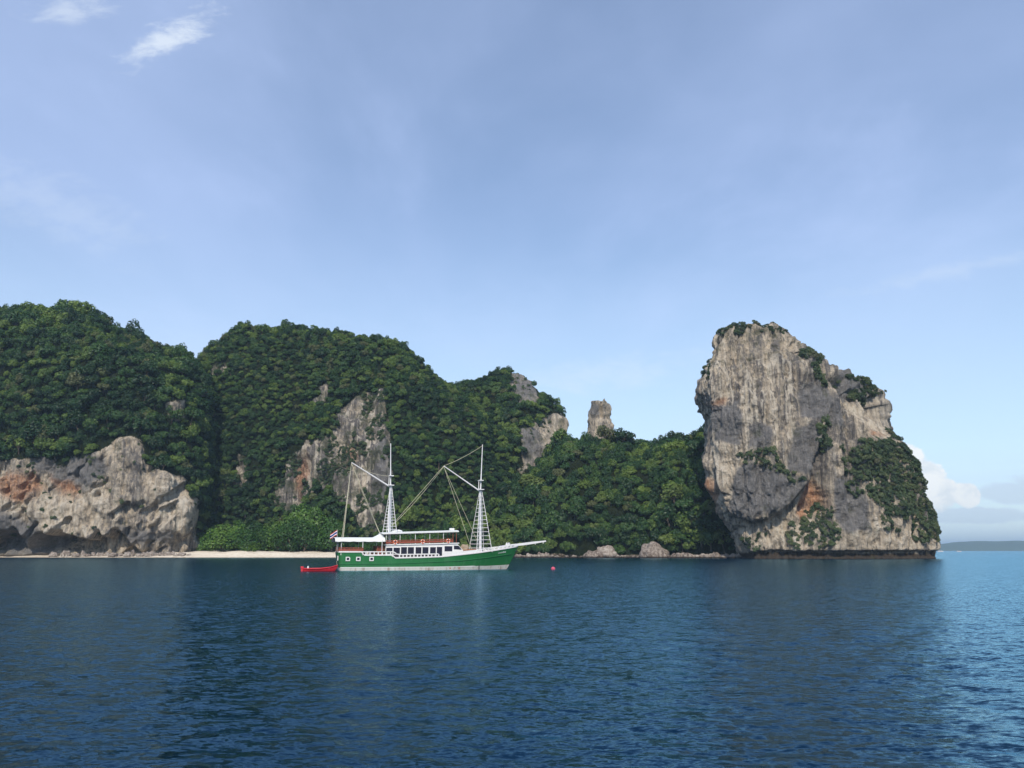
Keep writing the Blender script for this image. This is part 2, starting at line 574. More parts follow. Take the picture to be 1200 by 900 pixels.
make_hill("hill", "wooded headland with a tall pale limestone cliff behind the beach", 9,
          [(-420, 400), (-300, 380), (-200, 372), (-100, 365), (0, 363), (12, 363), (36, 364), (53, 368), (63, 366), (84, 362), (101, 364), (112, 366), (120, 376), (131, 388), (148, 397), (165, 398), (175, 404), (190, 403), (205, 406), (213, 410), (219, 417), (226, 426), (233, 450), (240, 500), (247, 570), (254, 645)],
          0.0011, [(-420, 345), (0, 352), (150, 354), (200, 358), (230, 366), (262, 392)], [(-420, 425), (100, 430), (180, 424), (225, 412), (262, 410)],
          300, seed=11, amp=(4.0, 1.2),
          cliff=[(-420, 535), (0, 535), (37, 532), (66, 540), (88, 530), (106, 527), (125, 525), (139, 516), (161, 513), (170, 538), (194, 548), (213, 556), (222, 585), (235, 640), (262, 644)],
          rock_polys=[[(-430, 660), (-430, 540), (-200, 530), (0, 539), (37, 535), (66, 546), (82, 540), (96, 533), (112, 531), (125, 531), (139, 514), (161, 511), (169, 543), (194, 550), (213, 557), (220, 579), (227, 601), (233, 625), (236, 660)],
                      [(192, 478), (198, 470), (208, 471), (212, 484), (206, 490), (196, 486)]],
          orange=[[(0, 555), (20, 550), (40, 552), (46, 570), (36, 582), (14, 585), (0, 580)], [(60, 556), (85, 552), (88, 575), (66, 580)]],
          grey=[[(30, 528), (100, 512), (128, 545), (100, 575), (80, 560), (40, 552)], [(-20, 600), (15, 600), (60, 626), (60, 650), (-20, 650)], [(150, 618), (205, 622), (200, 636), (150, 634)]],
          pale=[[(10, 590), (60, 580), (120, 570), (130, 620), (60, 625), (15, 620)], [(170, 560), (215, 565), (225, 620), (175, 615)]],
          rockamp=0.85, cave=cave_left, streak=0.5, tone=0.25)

make_hill("hill", "high domed wooded hill with a grey limestone face rising behind the ship", 6,
          [(150, 560), (200, 470), (222, 432), (232, 422), (247, 404), (263, 395), (287, 386), (313, 388), (340, 391), (370, 391), (410, 396), (443, 402), (463, 413), (483, 425), (497, 436), (512, 447), (530, 456), (560, 480), (600, 540), (640, 600), (665, 645)],
          0.0012, [(150, 410), (235, 402), (262, 392), (320, 382), (400, 374), (480, 368), (560, 372), (670, 390)], [(150, 440), (400, 446), (670, 440)],
          230, seed=23, amp=(4.0, 1.6),
          rock_polys=[[(316, 592), (330, 562), (348, 540), (362, 525), (385, 515), (395, 500), (402, 478), (412, 462), (428, 456), (446, 463), (452, 490), (456, 520), (457, 560), (454, 612), (440, 626), (425, 622), (412, 602), (398, 580), (368, 566), (350, 590), (336, 604)],
                      [(272, 562), (284, 532), (292, 536), (286, 566), (274, 574)], [(362, 470), (378, 448), (384, 452), (372, 476)], [(256, 440), (270, 432), (268, 442), (258, 448)],
                      [(526, 484), (530, 484), (530, 496), (526, 496)]],
          orange=[[(346, 570), (354, 542), (362, 534), (362, 552), (352, 580)], [(410, 528), (418, 522), (420, 540), (412, 545)]],
          grey=[[(440, 520), (457, 520), (458, 590), (440, 590)]],
          pale=[[(384, 515), (402, 500), (404, 560), (388, 550)], [(414, 545), (425, 545), (432, 600), (424, 600)], [(412, 476), (446, 476), (446, 506), (420, 500)]],
          moss=0.4, rockamp=0.75, streak=0.9, tone=-0.8)

make_hill("hill", "steep wooded peak with bare grey rock on its right shoulder", 8,
          [(480, 560), (505, 480), (522, 458), (544, 445), (566, 441), (585, 437), (596, 434), (608, 435), (622, 441), (630, 452), (636, 462), (643, 470), (650, 478), (655, 487), (657.5, 500), (659, 515), (661, 540), (664, 580), (672, 640)],
          0.0009, [(480, 405), (600, 402), (640, 404), (675, 418)], [(480, 450), (640, 446), (675, 440)],
          200, seed=37, amp=(2.6, 1.2),
          rock_polys=[[(612, 503), (630, 495), (646, 492), (672, 484), (672, 530), (645, 530), (625, 545), (607, 556), (611, 530)], [(596, 440), (614, 440), (626, 452), (634, 462), (630, 474), (612, 474), (602, 470), (594, 456)], [(544, 495), (555, 494), (556, 506), (546, 510)]],
          grey=[[(610, 500), (630, 498), (632, 530), (612, 545)], [(600, 440), (630, 450), (630, 470), (600, 470)]],
          pale=[[(636, 500), (662, 492), (662, 526), (640, 526)]], moss=0.3, rockamp=0.55)

make_hill("hill", "low densely wooded ridge running along the rocky shore to the rock tower", 3,
          [(400, 645), (440, 632), (480, 618), (520, 600), (560, 592), (600, 578), (630, 560), (648, 536), (660, 520), (690, 520), (715, 520), (735, 518), (753, 517), (769, 517), (795, 513), (812, 516), (822, 505), (840, 500), (870, 510), (900, 530), (950, 590), (990, 645)],
          0.0014, [(400, 392), (500, 366), (600, 350), (700, 346), (800, 340), (870, 326), (930, 330), (990, 345)], [(400, 420), (600, 410), (800, 398), (990, 380)],
          150, seed=51, amp=(3.6, 1.4))

# pinnacle behind the ridge --------------------------------------------------
# rock tower: sections in azimuth and distance


def make_tower(name, label, left, right, rf, rb, nz, nfront, nback, e=0.62, seed=0, feats=None, amps=(2.2, 1.8, 0.75), attrs=None, cap=8.0, rtop=303.0):
    """free-standing rock with flat-fronted rounded sections; outlines surveyed from the anchorage"""
    L = [(*slopes(px, py),) for px, py in left]
    Rr = [(*slopes(px, py),) for px, py in right]
    rmid = rtop
    zl = np.array([EYE + m * rmid for a, m in L])
    zr = np.array([EYE + m * rmid for a, m in Rr])
    ztop = max(zl.max(), zr.max())
    z = np.concatenate([np.linspace(-3, ztop - cap * 0.5, nz - 8), ztop - cap * 0.5 * (1 - np.linspace(0, 1, 9)[1:])])
    ol, orr = np.argsort(zl), np.argsort(zr)
    aL = np.interp(z, zl[ol], np.array([a for a, m in L])[ol])
    aR = np.interp(z, zr[orr], np.array([a for a, m in Rr])[orr])
    RF = np.interp(z, [q for q, _ in rf], [v for _, v in rf])
    RB = np.interp(z, [q for q, _ in rb], [v for _, v in rb])
    ph = np.concatenate([np.linspace(math.pi, 2 * math.pi, nfront, endpoint=False), np.linspace(0, math.pi, nback, endpoint=False)])
    # spread front columns evenly across the face
    c = np.cos(ph)
    s = np.sin(ph)
    cu = np.linspace(-1, 1, nfront, endpoint=False)
    th = np.arccos(np.clip(-cu * 0.55 + np.cos(np.linspace(0, math.pi, nfront, endpoint=False)) * 0.45, -1, 1))
    c[:nfront] = -np.cos(th)
    s[:nfront] = -np.sin(th)
    ce = np.sign(c) * np.abs(c) ** e
    se = np.sign(s) * np.abs(s) ** e
    A = (aL + aR)[:, None] / 2 + ((aR - aL) / 2)[:, None] * ce[None, :]
    D = ((RF + RB) / 2)[:, None] + ((RB - RF) / 2)[:, None] * se[None, :]
    Zg = np.repeat(z[:, None], len(ph), 1)
    X, Y, Z = A * D, D, Zg
    px, py = to_px(X, Y, Z)
    P = np.stack([X, Y, Z], -1)
    N = grid_normals(P, True)
    cen = P.mean(1, keepdims=True)
    flip = ((P - cen) * N * np.array([1, 1, 0])).sum(-1).mean() < 0
    if flip:
        N = -N
    front = (np.arange(len(ph)) < nfront)[None, :] * 1.0
    low = sstep(Z, -2, 2)
    d = amps[0] * fbm(X / 22, Y / 22, Z / 26, seed, 4) + amps[1] * ridged(X / 6.5, Y / 6.5, Z / 34, seed + 5, 4) + amps[2] * fbm(X / 2.4, Y / 2.4, Z / 4, seed + 8, 4, 0.6)
    d = d + 0.45 * amps[2] * ridged((X + Z) / 9, Y / 9, (Z - 0.6 * X) / 8, seed + 14, 3)
    d = d - 0.6 * amps[2] * ridged(X / 2.8, Y / 2.8, Z / 20, seed + 40, 3)
    if feats is not None:
        d = d + feats(px, py, X, Z) * front * sstep(-N[..., 1], 0.2, 0.6)
    P = P + N * (d * (0.4 + 0.6 * low))[..., None]
    # top
    wob = fbm(X / 8, Y / 8, Z / 8, seed + 33, 3)
    wob2 = fbm(X / 8 + 40, Y / 8, Z / 8, seed + 34, 3)
    at = attrs(px + 4 * wob, py + 5 * wob2, P, wob, front)
    nr, nc = Z.shape
    V = P.reshape(-1, 3)
    topc = P[-1].mean(0) + np.array([0, 0, 1.0])
    V = np.vstack([V, topc])
    fq = grid_faces(nr, nc, True)
    last = (nr - 1) * nc
    j = np.arange(nc)
    ft = np.stack([last + j, last + (j + 1) % nc, np.full(nc, nr * nc), np.full(nc, nr * nc)], -1)
    me = bpy.data.meshes.new(name)
    me.from_pydata(V.tolist(), [], fq.tolist() + ft[:, :3].tolist())
    me.polygons.foreach_set("use_smooth", np.ones(len(me.polygons), bool))
    me.materials.append(ROCK)
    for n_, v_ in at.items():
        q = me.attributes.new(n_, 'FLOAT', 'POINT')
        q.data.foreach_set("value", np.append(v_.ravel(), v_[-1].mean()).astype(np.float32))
    me.update()
    o = link(bpy.data.objects.new(name, me))
    PAINT[o.name] = (P, N, at['rock'], px, py, nr)
    return o


def tower_feats(px, py, X, Z):
    d = np.zeros(px.shape)
    # right shoulder lies behind the diagonal cleft
    x0, y0, x1, y1 = 934, 398, 1002, 486
    nx, ny = (y1 - y0), -(x1 - x0)
    ln = math.hypot(nx, ny)
    s = ((px - x0) * nx + (py - y0) * ny) / ln
    d -= 9.0 * sstep(s, -1, 9) * sstep(py, 520, 478)
    d -= 2.5 * np.exp(-(s / 4) ** 2) * sstep(py, 505, 480)
    # lower rim of the hanging shield, the wall under it steps back
    ex = np.array([835, 846, 856, 866, 880, 900, 925, 940, 948, 957, 962, 975])
    ey = np.array([540, 560, 580, 597, 606, 606, 590, 572, 556, 530, 505, 470])
    edge = np.interp(px, ex, ey)
    zone = sstep(px, 836, 850) * sstep(px, 985, 960)
    d -= 3.8 * zone * sstep(py, edge - 2, edge + 7) * sstep(py, 648, 600)
    d += 1.6 * zone * np.exp(-((py - edge + 8) / 12) ** 2)
    d -= 3.2 * poly_in(px, py, [(936, 602), (944, 576), (951, 552), (958, 566), (967, 582), (969, 594), (955, 600)], 4)
    d -= 3.0 * poly_in(px, py, [(826, 535), (838, 545), (846, 566), (855, 590), (846, 590), (830, 565)], 4)
    # rib between the shield and the right wall
    d += 2.5 * np.exp(-((px - 972 - (py - 560) * 0.05) / 9) ** 2) * sstep(py, 500, 530)
    # waterline notch
    d -= 2.4 * sstep(Z, 3.4, 2.3) * sstep(Z, 0.2, 1.4)
    return d


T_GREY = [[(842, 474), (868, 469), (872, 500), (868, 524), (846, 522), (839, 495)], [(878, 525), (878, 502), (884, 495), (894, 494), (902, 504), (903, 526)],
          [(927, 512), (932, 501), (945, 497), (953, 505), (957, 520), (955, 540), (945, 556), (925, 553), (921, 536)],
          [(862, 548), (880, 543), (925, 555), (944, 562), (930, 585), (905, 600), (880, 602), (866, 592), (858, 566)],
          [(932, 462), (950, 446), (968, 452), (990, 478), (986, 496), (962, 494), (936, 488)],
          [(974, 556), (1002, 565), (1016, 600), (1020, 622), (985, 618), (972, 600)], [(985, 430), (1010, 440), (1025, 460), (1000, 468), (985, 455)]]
T_ORANGE = [[(934, 606), (944, 578), (951, 556), (958, 568), (968, 586), (968, 596), (950, 606), (940, 612)], [(828, 558), (838, 560), (850, 585), (862, 612), (854, 606), (842, 586), (828, 572)],
            [(838, 470), (848, 462), (848, 480), (840, 483)], [(1018, 504), (1030, 506), (1030, 513), (1018, 511)]]
T_PALE = [[(840, 425), (852, 425), (850, 480), (840, 478)], [(866, 425), (878, 425), (876, 480), (868, 478)], [(894, 425), (918, 430), (914, 530), (900, 528)], [(924, 480), (931, 480), (930, 515), (922, 510)],
          [(998, 474), (1010, 470), (1030, 480), (1037, 500), (1028, 516), (1015, 506), (1004, 490)], [(876, 606), (930, 602), (958, 578), (966, 600), (950, 632), (870, 642)], [(975, 610), (1090, 612), (1092, 646), (975, 646)],
          [(845, 540), (860, 540), (862, 600), (850, 585)], [(888, 402), (902, 404), (900, 425), (890, 425)], [(915, 408), (930, 405), (932, 418), (920, 418)]]


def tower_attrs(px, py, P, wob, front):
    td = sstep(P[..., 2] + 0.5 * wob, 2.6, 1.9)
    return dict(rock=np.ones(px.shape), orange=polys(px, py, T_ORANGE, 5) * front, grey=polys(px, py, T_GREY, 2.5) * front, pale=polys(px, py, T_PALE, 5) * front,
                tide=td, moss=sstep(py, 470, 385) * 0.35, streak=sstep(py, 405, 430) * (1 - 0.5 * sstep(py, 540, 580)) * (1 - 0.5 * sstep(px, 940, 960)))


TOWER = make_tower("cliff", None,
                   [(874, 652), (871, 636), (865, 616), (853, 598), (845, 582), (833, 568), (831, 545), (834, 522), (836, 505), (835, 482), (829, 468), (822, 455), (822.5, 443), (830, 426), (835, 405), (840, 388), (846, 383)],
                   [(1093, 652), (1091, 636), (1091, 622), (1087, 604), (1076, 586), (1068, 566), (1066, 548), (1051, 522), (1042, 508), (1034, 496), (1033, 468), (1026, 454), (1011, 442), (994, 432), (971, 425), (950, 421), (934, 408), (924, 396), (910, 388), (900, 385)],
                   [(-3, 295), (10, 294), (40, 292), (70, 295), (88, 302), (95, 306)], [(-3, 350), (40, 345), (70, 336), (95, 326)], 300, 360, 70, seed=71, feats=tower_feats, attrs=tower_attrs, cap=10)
tag(TOWER, "tall grey and cream limestone tower standing at the point of the bay", kind='structure')


def pin_feats(px, py, X, Z):
    d = -1.6 * np.exp(-((py - 489) / 2.2) ** 2) * sstep(px, 690, 694)
    d -= 2.2 * np.exp(-((px - 704.5) / 1.6) ** 2) * sstep(py, 490, 484)
    return d


def pin_attrs(px, py, P, wob, front):
    z = np.zeros(px.shape)
    return dict(rock=z + 1, orange=z, grey=polys(px, py, [[(692, 474), (704, 472), (706, 488), (692, 490)]], 3), pale=z + 0.2, tide=z, moss=z, streak=z + 0.3)


PIN = make_tower("rock_pinnacle", None, [(686, 560), (689, 520), (689.5, 505), (690, 492), (692, 480), (695, 475), (697, 471)], [(724, 560), (718, 520), (717, 500), (717, 492), (714, 487), (713.5, 476), (710, 473), (706, 472)],
                 [(0, 418), (50, 420), (70, 423), (80, 424)], [(0, 440), (60, 436), (80, 431)], 110, 70, 26, seed=93, feats=pin_feats, attrs=pin_attrs, amps=(1.2, 0.8, 1.1), cap=2, rtop=424.0)
tag(PIN, "bare pale rock pinnacle standing up behind the wooded ridge", "rock")

# ------------------------------------------------------------------ distant hills across the strait
fa = np.linspace(0.30, 1.6, 260)
fh = np.interp(fa, [0.3, 0.44, 0.52, 0.545, 0.60, 0.66, 0.8, 1.0, 1.3, 1.6], [20, 24, 38, 58, 70, 62, 95, 70, 110, 40])
fh = fh + 5 * fbm(fa * 30, 0 * fa, 0 * fa, 5, 4)
rows = []
for fr, dyy in ((-0.03, 0), (0.35, 60), (0.7, 170), (0.93, 320), (1.0, 420), (0.6, 800), (-0.03, 1300)):
    Yd = 5200 + dyy + 0 * fa
    rows.append(np.stack([fa * Yd, Yd, fh * fr + (4 * fbm(fa * 60 + dyy, 0 * fa, 0 * fa, 8, 3) if 0 < fr < 1 else 0)], -1))
FP = np.array(rows)
m_far, k = new_mat("far_forest")
pos = k.n('ShaderNodeNewGeometry').outputs['Position']
k.out(k.pbsdf(k.ramp(k.noise(pos, 0.02, 5, 0.6), [(0.3, (0.03, 0.055, 0.02)), (0.7, (0.06, 0.09, 0.03))]), 0.9, None, 0.1))
o = link(bpy.data.objects.new("hills", mesh_from("hills", FP.reshape(-1, 3), grid_faces(7, 260), m_far)))
tag(o, "low blue wooded coast across the water on the horizon", kind='structure')

# ------------------------------------------------------------------ beach
bpx = np.linspace(-330, 470, 420)
ba = np.array([slopes(p, 648)[0] for p in bpx])
edge = np.interp(bpx, [-330, 0, 40, 130, 240, 400, 470], [346, 350, 348.5, 347.5, 346.5, 347, 356])
rise = np.interp(bpx, [-330, 0, 60, 150, 215, 240, 300, 400, 470], [0.2, 0.5, 0.9, 1.2, 1.9, 2.5, 2.3, 2.2, 1.2])
bt = np.linspace(-6, 26, 90)[:, None]
prof = np.where(bt < 0, bt * 0.12, rise * sstep(bt, -2, 9) + 0.03 * np.maximum(bt - 9, 0))
BY = edge + bt
BX = ba * BY
und = fbm(BX / 9, BY / 9, 0 * BX, 3, 3)
BZ = prof + 0.35 * und * sstep(bt, 2, 8) * np.minimum(rise, 1.4) + 0.05 * fbm(BX / 1.3, BY / 1.3, 0 * BX, 4, 2)
m_sand, k = new_mat("sand")
pos = k.n('ShaderNodeNewGeometry').outputs['Position']
sz = k.n('ShaderNodeSeparateXYZ')
k.put(sz.inputs[0], pos)
fn = k.noise(pos, 0.8, 6, 0.65)
c = k.ramp(k.m('ADD', k.m('MULTIPLY', fn, 0.6), k.m('MULTIPLY', k.noise(k.scale(pos, (0.1, 0.5, 0.5)), 1, 4, 0.6), 0.4)), [(0.3, (0.52, 0.42, 0.31)), (0.5, (0.72, 0.63, 0.50)), (0.7, (0.80, 0.72, 0.60))])
c = k.mix(k.ss(k.m('ADD', sz.outputs[2], k.m('MULTIPLY', fn, 0.2)), 0.34, 0.14), c, (0.22, 0.17, 0.11))
c = k.mix(k.m('MULTIPLY', k.ss(k.noise(k.scale(pos, (0.25, 1.2, 1)), 1, 5, 0.7), 0.58, 0.68), 0.5), c, (0.16, 0.11, 0.07))
k.out(k.pbsdf(c, 0.9, k.bump(fn, 0.6, 0.12), 0.15))
o = link(bpy.data.objects.new("beach", mesh_from("beach", np.stack([BX, BY, BZ], -1).reshape(-1, 3), grid_faces(90, 420), m_sand)))
tag(o, "narrow strip of pale sand under the wooded hills", kind='structure')

# ------------------------------------------------------------------ sea
rad = np.concatenate([np.exp(np.arange(math.log(2.5), math.log(160), 0.0075)), np.geomspace(165, 40000, 46)])
ang = np.concatenate([np.linspace(-R(48), R(48), 860), np.linspace(R(48), 2 * math.pi - R(48), 62)[1:-1]])
RR, AA = np.meshgrid(rad, ang, indexing='ij')
WX, WY = RR * np.sin(AA), RR * np.cos(AA)
WZ = np.zeros(RR.shape)
wr = np.random.default_rng(3)
step = np.maximum(RR * 0.0085, 0.03)
for i in range(64):
    lam = 0.26 * (2.6 / 0.26) ** wr.random()
    th = R(200) + wr.normal(0, 0.62)
    kk = 2 * math.pi / lam
    amp_ = 0.0034 * lam ** 0.8 * (0.5 + wr.random())
    fade = np.clip((lam / step - 2.5) / 4.0, 0, 1)
    ph = kk * (WX * math.sin(th) + WY * math.cos(th)) + wr.random() * 6.283
    sn = np.sin(ph)
    WZ += fade * amp_ * (sn + 0.22 * np.cos(2 * ph))
WZ *= 0.75 + 0.5 * fbm(WX / 14, WY / 14, 0 * WX, 77, 2)
WZ *= sstep(RR, 170, 120)
m_sea, k = new_mat("sea_water")
pos = k.n('ShaderNodeNewGeometry').outputs['Position']
def slope_noise(vec, scale, detail, rough, amt):
    """facet slopes of small wind ripples, two independent channels"""
    nd = k.n('ShaderNodeTexNoise')
    k.put(nd.inputs['Vector'], vec)
    nd.inputs['Scale'].default_value = scale
    nd.inputs['Detail'].default_value = detail
    nd.inputs['Roughness'].default_value = rough
    nd.inputs['Distortion'].default_value = 0.25
    sub = k.n('ShaderNodeVectorMath', operation='SUBTRACT')
    k.put(sub.inputs[0], nd.outputs['Color'])
    sub.inputs[1].default_value = (0.5, 0.5, 0.5)
    mul = k.n('ShaderNodeVectorMath', operation='MULTIPLY')
    k.put(mul.inputs[0], sub.outputs[0])
    mul.inputs[1].default_value = (amt * 0.75, amt, 0.0)
    return mul.outputs[0]


def vadd(a, b):
    nd = k.n('ShaderNodeVectorMath', operation='ADD')
    k.put(nd.inputs[0], a)
    k.put(nd.inputs[1], b)
    return nd.outputs[0]


sl = vadd(slope_noise(k.scale(pos, (1.5, 2.9, 1), rot=(0, 0, 0.2)), 1.0, 2, 0.5, 0.62), slope_noise(k.scale(pos, (3.9, 7.4, 1), rot=(0, 0, 0.1)), 1.0, 2, 0.55, 1.1))
sl = vadd(sl, slope_noise(k.scale(pos, (11.0, 19.0, 1), rot=(0, 0, -0.15)), 1.0, 2, 0.55, 0.6))
gn_ = k.n('ShaderNodeNewGeometry').outputs['Normal']
nv = k.n('ShaderNodeVectorMath', operation='NORMALIZE')
k.put(nv.inputs[0], vadd(gn_, sl))
wn_ = nv.outputs[0]
patch = k.noise(k.scale(pos, (0.02, 0.012, 1)), 1.0, 3, 0.5)
wc = k.mix(patch, (0.0005, 0.012, 0.034), (0.001, 0.018, 0.048))
body = k.n('ShaderNodeBsdfDiffuse')
k.put(body.inputs[0], wc)
refl = k.n('ShaderNodeBsdfGlossy')
refl.inputs['Color'].default_value = (0.52, 0.84, 1.0, 1)
refl.distribution = 'BECKMANN'
refl.inputs['Roughness'].default_value = 0.225
k.put(refl.inputs['Normal'], wn_)
fr_ = k.n('ShaderNodeFresnel')
fr_.inputs['IOR'].default_value = 1.33
k.put(fr_.inputs['Normal'], wn_)
mx = k.n('ShaderNodeMixShader')
k.put(mx.inputs[0], fr_.outputs[0])
k.t.links.new(body.outputs[0], mx.inputs[1])
k.t.links.new(refl.outputs[0], mx.inputs[2])
sb = mx.outputs[0]
k.out(sb)
o = link(bpy.data.objects.new("sea", mesh_from("sea", np.stack([WX, WY, WZ], -1).reshape(-1, 3), grid_faces(len(rad), len(ang), True), m_sea)))
tag(o, "rippled dark blue sea of the bay", kind='structure')


# ------------------------------------------------------------------ trees
def crown_mesh(name, seed, nclump, shape, leaf, per, mat, zc, rough=0.6, umbrella=False):
    g = np.random.default_rng(seed)
    cs, rs = [], []
    while len(cs) < nclump:
        d = g.normal(size=3)
        d /= np.linalg.norm(d)
        if d[2] < -0.35:
            continue
        rr = g.uniform(0.45, 0.78) if cs else 0.15
        c = d * rr * np.array(shape)
        if umbrella:
            c[2] = abs(c[2]) * 0.35 + g.uniform(-0.1, 0.12)
        cs.append(c)
        rs.append(g.uniform(0.24, 0.42))
    cs, rs = np.array(cs), np.array(rs)
    Vs = []
    for c, r_ in zip(cs, rs):
        d = g.normal(size=(per, 3))
        d[:, 2] += 0.35
        d /= np.linalg.norm(d, axis=1, keepdims=True)
        p = c + d * (r_ * g.uniform(0.72, 1.1, (per, 1)))
        ins = np.zeros(per, bool)
        for c2, r2 in zip(cs, rs):
            ins |= (np.linalg.norm(p - c2, axis=1) < 0.62 * r2)
        p, d = p[~ins], d[~ins]
        n = d + np.array([0, 0, 0.45]) + g.normal(size=d.shape) * rough * 0.6
        n /= np.linalg.norm(n, axis=1, keepdims=True)
        u = np.cross(n, g.normal(size=n.shape))
        u /= np.linalg.norm(u, axis=1, keepdims=True) + 1e-9
        v = np.cross(n, u)
        L = leaf * g.uniform(0.6, 1.4, (len(p), 1))
        W = L * g.uniform(0.45, 0.75, (len(p), 1))
        Vs.append(np.stack([p - u * L, p + v * W - n * L * 0.15, p + u * L, p - v * W - n * L * 0.15], 1))
    V = np.concatenate(Vs).reshape(-1, 3) + np.array([0, 0, zc])
    nq = len(V) // 4
    return mesh_from(name, V, np.arange(nq * 4).reshape(nq, 4), mat, False)


def tube(bm_v, bm_f, pts, radii, sides=6):
    base = len(bm_v)
    for i, (p, r_) in enumerate(zip(pts, radii)):
        a = Vector(pts[min(i + 1, len(pts) - 1)]) - Vector(pts[max(i - 1, 0)])
        q = a.to_track_quat('Z', 'Y')
        for s in range(sides):
            th = 2 * math.pi * s / sides
            bm_v.append(tuple(Vector(p) + q @ Vector((math.cos(th) * r_, math.sin(th) * r_, 0))))
    for i in range(len(pts) - 1):
        for s in range(sides):
            s2 = (s + 1) % sides
            bm_f.append((base + i * sides + s, base + i * sides + s2, base + (i + 1) * sides + s2, base + (i + 1) * sides + s))


def trunk_mesh(name, seed, zc):
    g = random.Random(seed)
    V, Fc = [], []
    p = [(0, 0, -0.5), (g.uniform(-.05, .05), g.uniform(-.05, .05), 0.3 * zc), (g.uniform(-.1, .1), g.uniform(-.1, .1), 0.7 * zc), (g.uniform(-.1, .1), g.uniform(-.1, .1), zc + 0.1)]
    tube(V, Fc, p, [0.10, 0.075, 0.06, 0.03])
    for i in range(6):
        th = i * 1.05 + g.uniform(-.3, .3)
        e = Vector((math.cos(th) * g.uniform(.4, .62), math.sin(th) * g.uniform(.4, .62), zc + g.uniform(-.05, .35)))
        b = Vector(p[2]) * g.uniform(0.75, 1.0)
        md = (b + e) / 2 + Vector((0, 0, -0.05))
        tube(V, Fc, [tuple(b), tuple(md), tuple(e)], [0.04, 0.028, 0.012], 5)
    return mesh_from(name, V, Fc, BARK, True)


ZC = 1.05
KINDS = []
for i in range(12):
    sh = [(1, 1, 0.75), (1, 0.95, 0.95), (0.85, 0.9, 1.1), (1.1, 1.0, 0.6)][i % 4]
    KINDS.append((crown_mesh("crown", 100 + i, 15 + (i * 5) % 9, sh, 0.085 + 0.012 * (i % 3), 74, LEAF, ZC, umbrella=(i % 6 == 5)), trunk_mesh("trunk", i, ZC)))
SHORE_KINDS = [(crown_mesh("crown", 300 + i, 34, [(1, 1, 0.85), (1.05, 1, 0.8), (0.95, 1, 1.0)][i % 3], 0.055, 130, LEAF_SHORE, 0.85), trunk_mesh("trunk", 40 + i, 0.85)) for i in range(5)]
SCRUB = [crown_mesh("scrub_crown", 500 + i, 12 + i, (1, 1, 0.8), 0.12, 60, LEAF_DARK, 0.35) for i in range(5)]


def scatter(idx_ok, P, N, dens_r, count_try, seed):
    """darts on grid cells of a hill: accepted points keep a spacing"""
    g = np.random.default_rng(seed)
    A = P[:-1, :-1]
    du = P[1:, :-1] - A
    dv = P[:-1, 1:] - A
    area = np.linalg.norm(np.cross(du, dv), axis=-1) * idx_ok[:-1, :-1]
    pr = area.ravel() / area.sum()
    pick = g.choice(len(pr), size=count_try, p=pr)
    ii, jj = np.unravel_index(pick, area.shape)
    fu, fv = g.random((count_try, 1)), g.random((count_try, 1))
    pts = A[ii, jj] + du[ii, jj] * fu + dv[ii, jj] * fv
    nrm = N[ii, jj]
    rad_ = dens_r(pts, g)
    cell = 4.0
    hashd = {}
    keep = []
    for q in range(count_try):
        x, y, z = pts[q]
        r_ = rad_[q]
        kx, ky, kz = int(x // cell), int(y // cell), int(z // cell)
        ok = True
        for ax in (-1, 0, 1):
            for ay in (-1, 0, 1):
                for az_ in (-1, 0, 1):
                    for o_ in hashd.get((kx + ax, ky + ay, kz + az_), ()):
                        dd = (pts[o_] - pts[q])
                        if dd @ dd < (0.40 * (r_ + rad_[o_])) ** 2:
                            ok = False
                            break
                    if not ok:
                        break
                if not ok:
                    break
            if not ok:
                break
        if ok:
            hashd.setdefault((kx, ky, kz), []).append(q)
            keep.append(q)
    keep = np.array(keep)
    return pts[keep], nrm[keep], rad_[keep]


